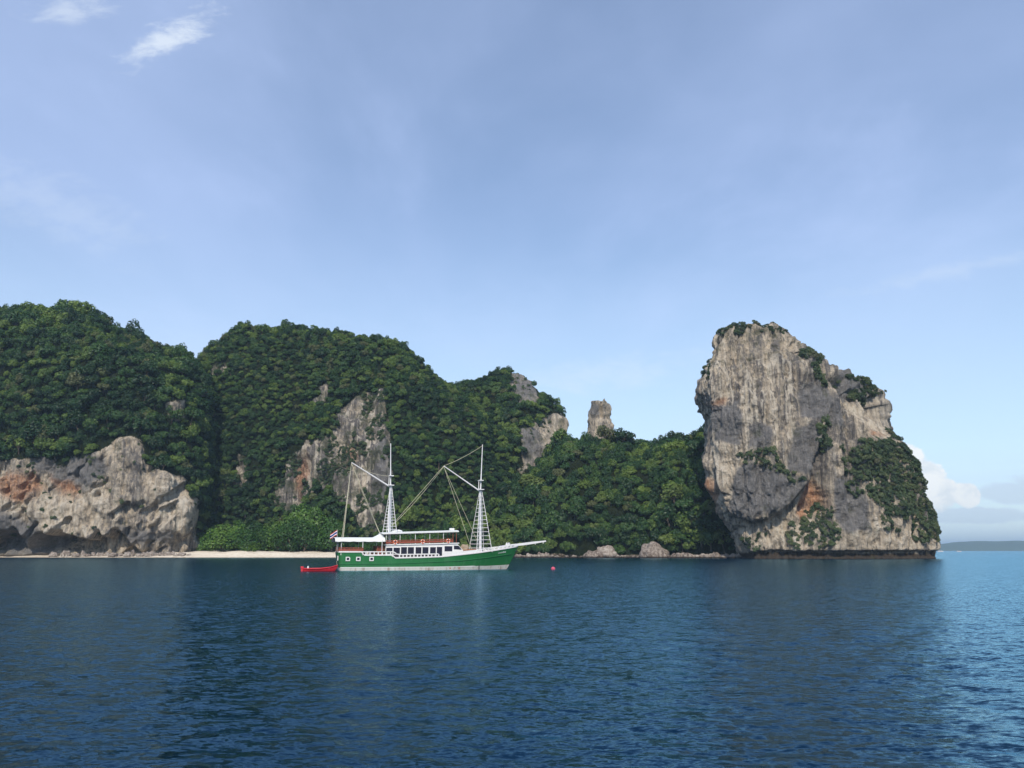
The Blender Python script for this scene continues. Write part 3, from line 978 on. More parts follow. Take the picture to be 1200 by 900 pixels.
def stuff_object(name, label, pts, rots, scl, kinds):
    """one uncountable mass of foliage: crowns instanced on points"""
    cname = name + "_crowns_" + str(len(bpy.data.collections))
    pc = bpy.data.collections.new(cname)
    for me in kinds:
        pc.objects.link(bpy.data.objects.new("crown_source", me))
    me = bpy.data.meshes.new(name)
    me.from_pydata([tuple(p) for p in pts], [], [])
    a = me.attributes.new("rot", 'FLOAT_VECTOR', 'POINT')
    a.data.foreach_set("vector", np.asarray(rots, np.float32).ravel())
    a = me.attributes.new("scl", 'FLOAT_VECTOR', 'POINT')
    a.data.foreach_set("vector", np.asarray(scl, np.float32).ravel())
    a = me.attributes.new("pick", 'INT', 'POINT')
    a.data.foreach_set("value", rng.integers(0, len(kinds), len(pts)).astype(np.int32))
    o = link(bpy.data.objects.new(name, me))
    ng = bpy.data.node_groups.new(name + "_nodes", 'GeometryNodeTree')
    ng.interface.new_socket("Geometry", in_out='INPUT', socket_type='NodeSocketGeometry')
    ng.interface.new_socket("Geometry", in_out='OUTPUT', socket_type='NodeSocketGeometry')
    N_ = ng.nodes
    gi, go = N_.new('NodeGroupInput'), N_.new('NodeGroupOutput')
    ip = N_.new('GeometryNodeInstanceOnPoints')
    ci = N_.new('GeometryNodeCollectionInfo')
    ci.inputs['Collection'].default_value = pc
    ci.inputs['Separate Children'].default_value = True
    ci.inputs['Reset Children'].default_value = True

    def at(nm, typ):
        q = N_.new('GeometryNodeInputNamedAttribute')
        q.data_type = typ
        q.inputs['Name'].default_value = nm
        return q.outputs['Attribute']
    e2r = N_.new('FunctionNodeEulerToRotation')
    ng.links.new(at("rot", 'FLOAT_VECTOR'), e2r.inputs[0])
    ng.links.new(gi.outputs[0], ip.inputs['Points'])
    ng.links.new(ci.outputs[0], ip.inputs['Instance'])
    ip.inputs['Pick Instance'].default_value = True
    ng.links.new(at("pick", 'INT'), ip.inputs['Instance Index'])
    ng.links.new(e2r.outputs[0], ip.inputs['Rotation'])
    ng.links.new(at("scl", 'FLOAT_VECTOR'), ip.inputs['Scale'])
    ng.links.new(ip.outputs[0], go.inputs[0])
    md = o.modifiers.new("foliage", 'NODES')
    md.node_group = ng
    tag(o, label, kind='stuff')
    return o


def lean(n, g, amt):
    """Euler angles of a plant growing mostly upright and a little out of the slope"""
    up = Vector((n[0] * amt, n[1] * amt, max(0.15, 1 + n[2] * amt))).normalized()
    q = up.to_track_quat('Z', 'Y') @ Quaternion((0, 0, 1), g.uniform(0, 6.283))
    return tuple(q.to_euler())


def add_tree(loc, rot, scl, crown, trunk, label, group):
    t = bpy.data.objects.new("tree", None)
    t.empty_display_size = 0.5
    COL.objects.link(t)
    t.location, t.rotation_euler, t.scale = loc, rot, scl
    tag(t, label, "tree", group)
    for nm, me in (("trunk", trunk), ("crown", crown)):
        c_ = bpy.data.objects.new(nm, me)
        COL.objects.link(c_)
        c_.parent = t
    return t


LANDMARK = {"headland": [(20, 520, "over the orange-stained end of the headland cliff"), (60, 440, "half way up the wooded headland"), (95, 495, "beside the small bare rock strip above the cliff"), (150, 500, "on the highest lip of the headland cliff"), (90, 370, "on the crest of the headland"), (30, 375, "on the far shoulder of the headland crest"), (160, 405, "on the falling ridge of the headland"), (205, 480, "beside the small bare patch over the gully"), (215, 560, "over the rounded end of the headland cliff"), (245, 620, "at the mouth of the dark gully")],
            "domed": [(270, 400, "on the shoulder of the domed hill above the gully"), (320, 392, "on the crown of the domed hill"), (420, 400, "on the falling crest of the domed hill"), (300, 460, "on the upper face of the domed hill"), (285, 545, "beside the small rock strip of the domed hill"), (330, 540, "at the edge of the domed hill's grey face"), (390, 460, "just above the domed hill's grey face"), (480, 470, "on the flank between domed hill and steep peak"), (480, 560, "behind the ship's aft mast rigging"), (540, 540, "behind the ship's fore mast"), (430, 640, "at the foot of the domed hill's grey face")],
            "peak": [(600, 436, "at the top of the steep peak"), (640, 475, "on the edge of the steep peak's bare shoulder"), (560, 450, "on the saddle beside the steep peak"), (570, 500, "on the face of the steep peak")],
            "ridge": [(690, 515, "at the foot of the rock pinnacle"), (740, 515, "on the crest of the low ridge beyond the pinnacle"), (800, 515, "on the low ridge crest next to the rock tower"), (660, 520, "under the bare shoulder of the peak"), (770, 620, "just above the large pale boulder"), (705, 625, "just above the brown boulder clump"), (640, 630, "on the shore beyond the ship's bowsprit"), (840, 620, "at the foot of the rock tower"), (820, 560, "in the lee of the rock tower"), (720, 565, "half way up the low ridge below the pinnacle"), (770, 560, "half way up the low ridge toward the tower"), (640, 575, "on the low ridge below the steep peak"), (580, 600, "behind the ship's fore mast stays")]}


def tree_label(cr, r_, sz_, qx, qy, p, zone):
    """size and form of the crown, then the nearest thing one can find"""
    kd = [c for c, _ in KINDS].index(cr)
    form = "flat-topped" if kd % 6 == 5 else ("round-headed", "full-crowned", "upright", "spreading")[kd % 4]
    size = "large" if r_ > 4.1 else "mid-sized" if r_ > 3.3 else "small"
    best = min(LANDMARK[zone], key=lambda q: (q[0] - qx) ** 2 + (q[1] - qy) ** 2)
    return f"{size} {form} leafy tree {best[2]}"


def plant_hill(hn, r_rng, tries, n_single, lab, grp, seed, view=(-120, 1130), stuff_label=None, pickmask=None):
    P, N, rock, px, py, nf = PAINT[hn]
    rows_ok = np.zeros(rock.shape)
    rows_ok[:nf + 3] = 1
    mott = fbm(P[..., 0] / 6, P[..., 1] / 6, P[..., 2] / 6, seed, 2)
    ok = rows_ok * (rock + 0.35 * mott < 0.42) * (P[..., 2] > 1.6) * (px > view[0]) * (px < view[1])
    g0 = np.random.default_rng(seed)

    def rr(p, g):
        return g.uniform(r_rng[0], r_rng[1], len(p)) * (1 + 0.25 * fbm(p[:, 0] / 30, p[:, 1] / 30, p[:, 2] / 30, seed + 2, 2)) * np.where(g.random(len(p)) < 0.07, 1.35, 1.0)
    pts, nrm, rad_ = scatter(ok, P, N, rr, tries, seed)
    qx, qy = to_px(pts[:, 0], pts[:, 1], pts[:, 2])
    vis = (qx > 5) & (qx < 1195) & (rad_ > r_rng[0])
    if pickmask is not None:
        vis &= pickmask(qx, qy)
    order = np.argsort(-(rad_ / pts[:, 1]) - 10.0 * 0)
    single = [i for i in order if vis[i]][:n_single]
    sset = set(single)
    g = random.Random(seed)
    for i in single:
        r_ = rad_[i] * 1.12
        cr, tr = KINDS[g.randrange(len(KINDS))]
        p = pts[i] - np.array([0, 0, 0.35 * r_])
        sz_ = r_ * g.uniform(0.85, 1.15)
        add_tree(p, lean(nrm[i], g, 0.35), (r_, r_, sz_), cr, tr, tree_label(cr, r_, sz_, qx[i], qy[i], pts[i], lab), grp)
    rest = [i for i in range(len(pts)) if i not in sset]
    rots = [lean(nrm[i], g, 0.45) for i in rest]
    scl = [(rad_[i], rad_[i], rad_[i] * g.uniform(0.8, 1.2)) for i in rest]
    pp = [pts[i] - np.array([0, 0, 0.5 * rad_[i]]) for i in rest]
    stuff_object("forest", stuff_label, pp, rots, scl, [c for c, _ in KINDS])
    return len(pts), len(single)


plant_hill("hill", (1.7, 4.0), 7500, 85, "headland", "trees on the headland", 201, view=(-330, 400), stuff_label="dense green forest covering the cliff headland")
plant_hill("hill.001", (1.0, 2.5), 15000, 60, "domed", "trees on the domed hill", 202, stuff_label="dense dark green forest and scrub clothing the domed hill")
plant_hill("hill.002", (1.3, 2.8), 4500, 15, "peak", "trees on the steep peak", 203, stuff_label="green forest clinging to the steep peak")
plant_hill("hill.003", (1.9, 4.2), 6000, 110, "ridge", "trees on the low ridge", 204, stuff_label="dense green forest on the low ridge by the shore")

# scrub on the rock tower
P, N, _, px, py, nr = PAINT["cliff"]
wob = fbm(P[..., 0] / 5, P[..., 1] / 5, P[..., 2] / 5, 90, 3)
wobb = fbm(P[..., 0] / 5 + 30, P[..., 1] / 5, P[..., 2] / 5, 91, 3)
qx, qy = px + 5 * wob, py + 6 * wobb
front = np.zeros(px.shape, bool)
front[:, :360] = True
dense = polys(qx, qy, [[(996, 524), (1018, 518), (1036, 512), (1046, 502), (1060, 525), (1076, 550), (1080, 566), (1092, 590), (1102, 606), (1104, 626), (1090, 638), (1076, 630), (1062, 610), (1042, 606), (1026, 600), (1020, 585), (1006, 560), (998, 545)],
                       [(958, 500), (970, 498), (972, 524), (966, 534), (957, 520)], [(1000, 418), (1030, 438), (1048, 465), (1050, 490), (1039, 486), (1030, 464), (1008, 444), (992, 430)],
                       [(928, 396), (950, 408), (985, 416), (984, 421), (964, 422), (960, 432), (973, 456), (967, 456), (948, 432), (936, 412)]], 2) > 0.5
sparse = polys(qx, qy, [[(868, 530), (885, 524), (905, 530), (920, 545), (932, 562), (926, 572), (912, 556), (890, 546), (870, 544)], [(922, 634), (934, 612), (955, 598), (968, 592), (972, 618), (978, 640), (930, 644)],
                        [(842, 392), (850, 376), (905, 376), (925, 392), (905, 390), (880, 388)], [(824, 442), (830, 424), (835, 424), (830, 446)], [(1028, 590), (1040, 600), (1045, 620), (1030, 618)], [(985, 520), (1000, 545), (1010, 580), (1000, 585), (985, 550)], [(876, 630), (895, 628), (890, 642), (876, 642)]], 2) > 0.5
topz = (P[..., 2] > P[..., 2].max() - 6.5)
g = random.Random(5)
sp, sr, ss_ = [], [], []
for msk, tries, rr in ((dense & front, 2200, (0.8, 2.1)), (sparse & front, 420, (0.6, 1.6)), (topz, 100, (0.5, 1.1))):
    pts, nrm, rad_ = scatter(msk * 1.0, P, N, lambda p, g_, rr=rr: g_.uniform(rr[0], rr[1], len(p)), tries, tries)
    for p, n_, r_ in zip(pts, nrm, rad_):
        sp.append(p - np.array(n_) * 0.2)
        sr.append(lean(n_, g, 0.8))
        ss_.append((r_, r_, r_ * g.uniform(0.75, 1.1)))
stuff_object("shrubs", "dark green scrub growing on the ledges and flank of the rock tower", sp, sr, ss_, SCRUB)
# low scrub scattered over the bare faces of the hills
sp, sr, ss_ = [], [], []
for hn, tries, rr in (("hill", 150, (0.6, 1.5)), ("hill.001", 900, (0.6, 1.6)), ("hill.002", 70, (0.6, 1.2)), ("rock_pinnacle", 10, (0.5, 0.9))):
    P, N, rock, px, py, nf = PAINT[hn]
    msk = (rock > 0.5) * (P[..., 2] > 9) * (np.arange(P.shape[0])[:, None] < nf) * (fbm(P[..., 0] / 8, P[..., 1] / 8, P[..., 2] / 8, 44, 2) > 0.12) * (px < 665 if hn != "rock_pinnacle" else 1)
    pts, nrm, rad_ = scatter(msk * 1.0, P, N, lambda p, g_, rr=rr: g_.uniform(rr[0], rr[1], len(p)), tries, tries)
    for p, n_, r_ in zip(pts, nrm, rad_):
        sp.append(p - np.array(n_) * 0.3)
        sr.append(lean(n_, g, 0.8))
        ss_.append((r_, r_, r_ * g.uniform(0.75, 1.1)))
stuff_object("shrubs", "sparse scrub rooted in the bare hill faces", sp, sr, ss_, SCRUB)


# broad-leaved trees along the back of the beach: (px, foot depth, radius, height factor)
def ground_at(px, Y, z=2.0):
    a = slopes(px, 648)[0]
    return a * Y


def shore_label(px, Y, hf):
    where = [w_ for lim, w_ in ((255, "at the mouth of the dark gully"), (300, "behind the two broad low beach bushes"), (332, "between the broad low bushes and the tall shore trees"), (366, "under the bare grey face"), (404, "beside the ship's stern flag"), (450, "behind the ship's stern awning"), (900, "behind the ship's cabin")) if px < lim][0]
    return ("tall " if hf > 1.22 else "low " if hf < 0.96 else "") + "bright green " + ("front-row " if Y < 364.5 else "back-row ") + "shore tree " + where


for px, Y, r_, hf, lab in ((262, 362, 9.2, 0.95, "broad low rounded bright green bush beside the dark gully"), (282, 361, 8.2, 0.92, "broad low bright green bush overhanging the sand"), (247, 363, 5.6, 0.95, None), (292, 359, 4.6, 0.8, None),
                           (304, 369, 6.0, 1.25, None), (316, 372, 7.0, 1.3, None), (326, 368, 5.6, 1.2, None), (340, 362, 8.6, 1.1, None), (356, 361, 8.2, 1.2, None), (348, 372, 9.2, 1.5, None), (364, 370, 8.6, 1.75, "tallest bright green shore tree under the bare grey face"),
                           (374, 362, 6.4, 1.1, None), (388, 360, 7.4, 1.3, "tall bright green shore tree nearest the ship's stern"), (384, 372, 8.0, 1.5, None), (398, 366, 5.4, 1.0, None), (296, 376, 7.4, 1.35, None),
                           (276, 376, 7.0, 1.3, None), (410, 366, 4.2, 0.8, None), (425, 364, 3.8, 0.8, None), (440, 364, 4.6, 0.9, None), (462, 364, 6.0, 1.1, None), (478, 362, 6.0, 1.1, None), (500, 360, 5.6, 1.2, None), (520, 360, 5.6, 1.1, None), (260, 382, 6.6, 1.4, None)):
    cr, tr = SHORE_KINDS[g.randrange(5)]
    add_tree((ground_at(px, Y), Y, 1.9 - 0.27 * r_ * hf), (0, 0, g.uniform(0, 6.28)), (r_, r_ * g.uniform(0.9, 1.1), r_ * hf), cr, tr, lab or shore_label(px, Y, hf), "trees along the back of the beach")


# ------------------------------------------------------------------ boulders
def boulder_mesh(seed):
    bm = bmesh.new()
    bmesh.ops.create_icosphere(bm, subdivisions=4, radius=1)
    g = np.random.default_rng(seed)
    V = np.array([v.co[:] for v in bm.verts])
    for q in range(9):
        n = g.normal(size=3)
        n /= np.linalg.norm(n)
        h = g.uniform(0.62, 0.9)
        d = V @ n
        V = V - np.maximum(d - h, 0)[:, None] * n * 0.9
    off = seed * 3.1
    V = V * (1 + 0.20 * fbm(V[:, 0] * 1.6 + off, V[:, 1] * 1.6, V[:, 2] * 1.6, seed, 4) + 0.09 * ridged(V[:, 0] * 2.8 + off, V[:, 1] * 2.8, V[:, 2] * 2.2, seed, 3))[:, None]
    V[:, 2] = np.where(V[:, 2] < -0.35, -0.35 + (V[:, 2] + 0.35) * 0.3, V[:, 2])
    for v, c_ in zip(bm.verts, V):
        v.co = c_
    me = bpy.data.meshes.new("boulder")
    bm.to_mesh(me)
    bm.free()
    me.polygons.foreach_set("use_smooth", np.ones(len(me.polygons), bool))
    me.materials.append(BOULDER)
    return me


BOULDER, k = new_mat("shore_rock")
pos = k.n('ShaderNodeNewGeometry').outputs['Position']
sz = k.n('ShaderNodeSeparateXYZ')
k.put(sz.inputs[0], pos)
fn = k.noise(pos, 1.1, 7, 0.65)
oi = k.n('ShaderNodeObjectInfo').outputs['Random']
c = k.ramp(k.m('ADD', k.m('MULTIPLY', fn, 0.85), k.m('MULTIPLY', oi, 0.14)), [(0.34, (0.10, 0.075, 0.06)), (0.52, (0.30, 0.25, 0.21)), (0.66, (0.47, 0.42, 0.36)), (0.8, (0.58, 0.54, 0.47))])
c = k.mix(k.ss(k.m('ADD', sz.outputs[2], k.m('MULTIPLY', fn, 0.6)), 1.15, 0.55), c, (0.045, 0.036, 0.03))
k.out(k.pbsdf(c, 0.9, k.bump(k.noise(pos, 2.5, 6, 0.65), 0.9, 0.4), 0.15))
BM = [boulder_mesh(i + 1) for i in range(6)]


def boulder(px, Y, w_, h_, label, group=None, z=0.0, me=None, dpt=0.8):
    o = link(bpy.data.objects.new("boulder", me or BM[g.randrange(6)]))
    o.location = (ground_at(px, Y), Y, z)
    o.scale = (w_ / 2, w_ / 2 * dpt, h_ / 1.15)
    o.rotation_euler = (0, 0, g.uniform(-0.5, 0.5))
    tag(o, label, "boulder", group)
    return o


boulder(768.5, 334, 11.5, 7.4, "large pale rounded boulder at the foot of the wooded ridge", z=0.2, me=BM[2])
boulder(698, 340, 9.0, 4.0, "broad brownish boulder lying at the waterline under the ridge", z=0.1, me=BM[1])
boulder(710, 341, 9.0, 5.2, "tallest brownish boulder of a clump at the foot of the ridge", z=0.1, me=BM[4])
boulder(717, 339.5, 5.5, 3.2, "small boulder at the right end of the brown rock clump", z=0.1, me=BM[3])
boulder(693, 338.5, 5.2, 1.9, "low flat pale rock in front of the brown rock clump", z=0.0, me=BM[5])
for px, w_, h_ in ((607, 3, 1.8), (613, 4.0, 1.3), (619, 3.2, 2.4), (625, 5.0, 1.4), (632, 3.0, 3.0), (639, 4.2, 2.6), (646, 3.0, 1.6), (654, 3.4, 1.1), (664, 2.4, 1.0), (672, 2.6, 1.4), (681, 2.2, 0.9)):
    boulder(px, 343 + g.uniform(-1, 1.5), w_, h_, "small shore rock at the waterline beyond the ship's bow", "rocks along the shore beyond the bow")
for px in list(range(724, 756, 6)):
    boulder(px, 338 + g.uniform(-1, 1), g.uniform(1.6, 3.2), g.uniform(0.8, 1.6), "small dark rock at the waterline below the ridge trees", "rocks between the brown clump and the pale boulder")
for i in range(34):
    px = 758 + i * 3.45 + g.uniform(-1, 1)
    Yb = np.interp(px, [756, 800, 840, 880], [333, 329, 322, 312])
    boulder(px, Yb + g.uniform(-1.5, 1.5), g.uniform(2.0, 4.2), g.uniform(1.3, 2.9), "grey shore rock in the rim between pale boulder and rock tower", "rocks rimming the shore by the tower")
for i in range(26):
    px = 60 + i * 6.4 + g.uniform(-2, 2)
    boulder(px, 350.5 + g.uniform(-0.8, 1.6), g.uniform(1.6, 4.2), g.uniform(1.0, 2.9), "fallen rock at the foot of the pale headland cliff", "fallen rocks under the cliff", z=0.7)

m_drift = plain("driftwood", (0.55, 0.48, 0.40), 0.85, 0.15, 0.2, 6)
for px, h_, tl in ((71.5, 1.25, 0.15), (74.5, 1.0, -0.2), (78, 0.9, 0.3)):
    V, Fc = [], []
    tube(V, Fc, [(0, 0, -0.3), (0.03, 0, h_ * 0.4), (0.09 * (1 if tl > 0 else -1), 0.02, h_ * 0.75), (tl * 0.9, 0, h_)], [0.24, 0.20, 0.15, 0.07], 8)
    tube(V, Fc, [(0.02, 0, h_ * 0.5), (-tl * 1.2, 0.05, h_ * 0.8)], [0.1, 0.04], 6)
    o = link(bpy.data.objects.new("driftwood", mesh_from("driftwood", V, Fc, m_drift)))
    o.location = (ground_at(px, 348.6), 348.6, 0.35)
    tag(o, "pale driftwood stump standing on sand before the dark cave", "driftwood", "driftwood stumps on the sand")

# ------------------------------------------------------------------ ship
M_GREEN = plain("green_paint", (0.022, 0.165, 0.045), 0.38, 0.45, 0.18, 0.8, grime=((0.07, 0.20, 0.09), 0.5))
M_WHITE = plain("white_paint", (0.83, 0.82, 0.80), 0.4, 0.4, 0.06, 1.5, grime=((0.55, 0.50, 0.44), 0.25))
M_BOOT = plain("worn_white_antifouling", (0.60, 0.60, 0.55), 0.6, 0.3, 0.15, 1.2, grime=((0.26, 0.17, 0.11), 0.75))
M_RED = plain("red_brown_varnish", (0.30, 0.075, 0.045), 0.45, 0.4, 0.25, 3)
M_WOOD = plain("deck_wood", (0.34, 0.19, 0.10), 0.6, 0.3, 0.25, 3)
M_CANVAS = plain("white_canvas", (0.80, 0.81, 0.78), 0.8, 0.15, 0.06, 2, bump=0.3)
M_UNDER = plain("grey_underside", (0.16, 0.18, 0.19), 0.7, 0.2, 0.1, 2)
M_ROPE = plain("rope", (0.62, 0.58, 0.42), 0.8, 0.1, 0.15, 5)
M_DARK = plain("black_iron", (0.02, 0.02, 0.022), 0.5, 0.4, 0.2, 4)
M_ORANGE = plain("orange_plastic", (0.80, 0.20, 0.08), 0.5, 0.4, 0.1, 4)
M_TAN = plain("tan_canvas", (0.42, 0.33, 0.24), 0.85, 0.1, 0.2, 3)
M_BROWN = plain("brown_wicker", (0.16, 0.10, 0.06), 0.8, 0.15, 0.3, 8)
M_DSTRIP = plain("dark_purple_brown", (0.045, 0.03, 0.04), 0.6, 0.3, 0.2, 3)
M_GLASS, k = new_mat("window_glass")
k.out(k.pbsdf((0.020, 0.016, 0.030), 0.08, None, 0.5))

SHIP = bpy.data.objects.new("sailing_ship", None)
COL.objects.link(SHIP)
YAW = R(18)
SHIP.location = (-26.64, 125.97, 0)
SHIP.rotation_euler = (0, 0, YAW)
tag(SHIP, "green and white wooden two-masted motor sailing ship moored off the beach", "ship")


def part(name, V, Fc, mats, parent=SHIP, smooth=False, midx=None, loc=None):
    me = bpy.data.meshes.new(name)
    me.from_pydata([tuple(v) for v in V], [], [tuple(f) for f in Fc])
    for m in (mats if isinstance(mats, (list, tuple)) else [mats]):
        me.materials.append(m)
    me.polygons.foreach_set("use_smooth", np.full(len(me.polygons), smooth, bool))
    if midx is not None:
        me.polygons.foreach_set("material_index", np.asarray(midx, np.int32))
    me.update()
    o = link(bpy.data.objects.new(name, me), parent)
    if loc is not None:
        o.location = loc
    return o


def box(V, Fc, x0, x1, y0, y1, z0, z1, dz1=0.0):
    """box; dz1 lifts the far x end"""
    b = len(V)
    for x, dz_ in ((x0, 0), (x1, dz1)):
        for y in (y0, y1):
            for z in (z0, z1):
                V.append((x, y, z + dz_))
    for f in ((0, 1, 3, 2), (4, 6, 7, 5), (0, 4, 5, 1), (2, 3, 7, 6), (0, 2, 6, 4), (1, 5, 7, 3)):
        Fc.append(tuple(b + i for i in f))


def strip(V, Fc, pts, hw, hh):
    """rectangular bar along a polyline: half-width in y, half-height in z"""
    b = len(V)
    for x, y, z in pts:
        V += [(x, y - hw, z - hh), (x, y + hw, z - hh), (x, y + hw, z + hh), (x, y - hw, z + hh)]
    n = len(pts)
    for i in range(n - 1):
        for s in range(4):
            s2 = (s + 1) % 4
            Fc.append((b + i * 4 + s, b + i * 4 + s2, b + (i + 1) * 4 + s2, b + (i + 1) * 4 + s))
    Fc.append((b, b + 1, b + 2, b + 3))
    Fc.append(tuple(b + (n - 1) * 4 + q for q in (3, 2, 1, 0)))


SHX = [-0.3, 3.1, 3.55, 7.8, 8.25, 12, 15.6, 18.6, 21.4, 24.3, 26.5, 29.2]
SHZ = [2.70, 2.70, 2.22, 2.22, 1.80, 1.86, 1.98, 2.27, 2.55, 2.92, 3.22, 3.62]


def sheer(x):
    return float(np.interp(x, SHX, SHZ))


def xstem(z):
    return 27.1 + 2.0 * max(0.0, z) / 3.6 if z > 0 else 27.1 + z * 1.2


def xtrans(z):
    return 0.25 - 0.55 * max(0.0, z + 0.4) / 3.2


def beam(x, z):
    """half-beam of the hull"""
    f = (x - xtrans(z)) / (xstem(z) - xtrans(z))
    f = min(max(f, 0.0), 1.0)
    dk = float(np.interp(f, [0, 0.1, 0.3, 0.5, 0.65, 0.78, 0.88, 0.95, 1], [2.40, 2.66, 2.92, 2.95, 2.78, 2.3, 1.6, 0.85, 0.05]))
    wl = float(np.interp(f, [0, 0.1, 0.3, 0.5, 0.65, 0.78, 0.88, 0.95, 1], [1.95, 2.40, 2.74, 2.72, 2.4, 1.66, 0.86, 0.36, 0.04]))
    t = min(max((z + 0.8) / 3.6, 0), 1)
    return wl + (dk - wl) * t ** 1.2


fs = sorted(set(list(np.linspace(0, 1, 56)) + [(v + 0.3) / 29.4 for v in (3.05, 3.2, 3.35, 3.5, 3.6, 7.75, 7.9, 8.05, 8.2, 8.3)]))
zl = [-0.9, -0.5, -0.1, 0.15, 0.43, 0.47, 0.75, 1.0, 1.3, 1.6]
V, Fc, mi = [], [], []
nl = len(zl) + 3
for side in (-1, 1):
    b0 = len(V)
    for f in fs:
        xr = -0.3 + f * 29.4
        top = sheer(xr)
        zz = [z + (0.30 * max(0, f - 0.5) ** 2 * 4 if 0.3 < z < 0.6 else 0) for z in zl] + list(np.linspace(1.6, top, 4)[1:])
        for z in zz:
            x = xtrans(z) + f * (xstem(z) - xtrans(z))
            V.append((x, side * beam(x, z), z))
    for i in range(len(fs) - 1):
        for j in range(nl - 1):
            q = (b0 + i * nl + j, b0 + (i + 1) * nl + j, b0 + (i + 1) * nl + j + 1, b0 + i * nl + j + 1)
            Fc.append(q if side < 0 else q[::-1])
            mi.append(1 if j < 4 else 0)
half = len(fs) * nl
for j in range(nl - 1):   # transom
    Fc.append((j, j + 1, half + j + 1, half + j))
    mi.append(1 if j < 4 else 0)
part("hull", V, Fc, [M_GREEN, M_BOOT], smooth=True, midx=mi)

xs = [x for x in np.linspace(-0.28, 29.0, 60)]
xs = sorted(xs + [3.1, 3.2, 3.35, 3.5, 3.6, 7.75, 7.9, 8.05, 8.2, 8.3])
for side in (-1, 1):
    V, Fc = [], []
    strip(V, Fc, [(x, side * (beam(x, sheer(x)) + 0.02), sheer(x) + 0.09) for x in xs], 0.07, 0.10)
    part("gunwale", V, Fc, M_WHITE)
    V, Fc = [], []
    rx = np.linspace(0.0, 27.8, 50)
    rz = np.interp(rx, [0, 9, 18.6, 23.5, 28], [1.0, 1.05, 1.42, 1.92, 2.5])
    strip(V, Fc, [(x, side * (beam(x, z) + 0.02), z) for x, z in zip(rx, rz)], 0.06, 0.055)
    part("rub_rail", V, Fc, M_GREEN)
    V, Fc = [], []
    bx_ = np.linspace(0.12, 27.2, 50)
    strip(V, Fc, [(x, side * (beam(x, 0.47) + 0.005), 0.47 + 0.30 * max(0, (x / 27.3) - 0.5) ** 2 * 4) for x in bx_], 0.025, 0.05)
    part("boot_stripe", V, Fc, M_WHITE)
# deck
V, Fc = [], []
dxs = list(np.linspace(0.0, 28.4, 40))
for x in dxs:
    z = float(np.interp(x, [0, 8, 15, 20, 28.4], [1.75, 1.45, 1.5, 2.0, 3.0]))
    h = beam(x, z) - 0.06
    V += [(x, -h, z), (x, h, z)]
for i in range(len(dxs) - 1):
    Fc.append((2 * i, 2 * i + 2, 2 * i + 3, 2 * i + 1))
part("deck", V, Fc, M_WOOD)

# square portholes aft
for side in (-1, 1):
    for px_ in (1.16, 2.69, 4.68):
        h = beam(px_, 1.74)
        V, Fc = [], []
        box(V, Fc, px_ - 0.33, px_ + 0.33, side * h - 0.06, side * h + 0.06, 1.43, 2.05)
        pf = part("porthole", V, Fc, M_WHITE)
        V, Fc = [], []
        box(V, Fc, px_ - 0.19, px_ + 0.19, side * (h + 0.03) - 0.05, side * (h + 0.03) + 0.05, 1.57, 1.91)
        part("pane", V, Fc, M_GLASS, pf)
V, Fc = [], []
box(V, Fc, -0.34, -0.22, -1.9, -1.45, 1.5, 2.2)
part("stern_plate", V, Fc, M_WHITE)

# rails along the sunken waist and on the foredeck
for side in (-1, 1):
    V, Fc = [], []
    strip(V, Fc, [(x, side * (beam(x, 2.3) + 0.01), 2.79) for x in np.linspace(3.2, 7.9, 10)] + [(8.2, side * (beam(8.2, 2.3) + 0.01), 2.68), (8.5, side * (beam(8.5, 2.3) + 0.01), 2.45), (8.9, side * (beam(9, 2.3) + 0.01), 2.38)] + [(x, side * (beam(x, 2.3) + 0.01), 2.38 + 0.015 * (x - 9)) for x in np.linspace(9.2, 15.0, 10)], 0.06, 0.075)
    part("waist_rail", V, Fc, M_WHITE)
    for x in list(np.arange(3.8, 7.9, 0.62)) + list(np.arange(8.9, 15.1, 0.56)):
        V, Fc = [], []
        z0 = sheer(x) + 0.15
        z1 = 2.75 if x < 8 else 2.36 + 0.015 * max(0, x - 9)
        y = side * beam(x, 2.2)
        box(V, Fc, x - 0.09, x + 0.09, y - 0.05, y + 0.05, z0, z1)
        part("stanchion", V, Fc, M_WHITE)
    V, Fc = [], []
    rx = np.linspace(19.0, 28.3, 22)
    strip(V, Fc, [(x, side * (beam(x, sheer(x)) - 0.04), sheer(x) + 0.52 - 0.012 * (x - 19)) for x in rx], 0.05, 0.07)
    part("bow_rail", V, Fc, M_WHITE)
    for x in np.arange(19.0, 28.4, 0.78):
        V, Fc = [], []
        y = side * (beam(x, sheer(x)) - 0.04)
        box(V, Fc, x - 0.12, x + 0.12, y - 0.045, y + 0.045, sheer(x) + 0.15, sheer(x) + 0.47)
        part("stanchion", V, Fc, M_WHITE)
    # white bulwark plank beside the wheelhouse
    V, Fc = [], []
    strip(V, Fc, [(x, side * (beam(x, sheer(x)) - 0.02), sheer(x) + 0.36) for x in np.linspace(15.9, 21.8, 12)], 0.04, 0.17)
    part("bulwark", V, Fc, M_WHITE)
    # varnished rail round the stern
    V, Fc = [], []
    strip(V, Fc, [(x, side * (beam(x, 2.7) - 0.03), 3.36) for x in np.linspace(-0.2, 3.4, 6)], 0.06, 0.06)
    strip(V, Fc, [(x, side * (beam(x, 2.7) - 0.03), 3.05) for x in np.linspace(-0.2, 3.4, 6)], 0.03, 0.13)
    part("stern_rail", V, Fc, M_RED)
    for x in np.linspace(-0.1, 3.3, 6):
        V, Fc = [], []
        y = side * (beam(x, 2.7) - 0.03)
        box(V, Fc, x - 0.05, x + 0.05, y - 0.04, y + 0.04, 2.87, 3.31)
        part("rail_post", V, Fc, M_RED)
V, Fc = [], []
box(V, Fc, -0.30, -0.20, -2.35, 2.35, 3.30, 3.42)
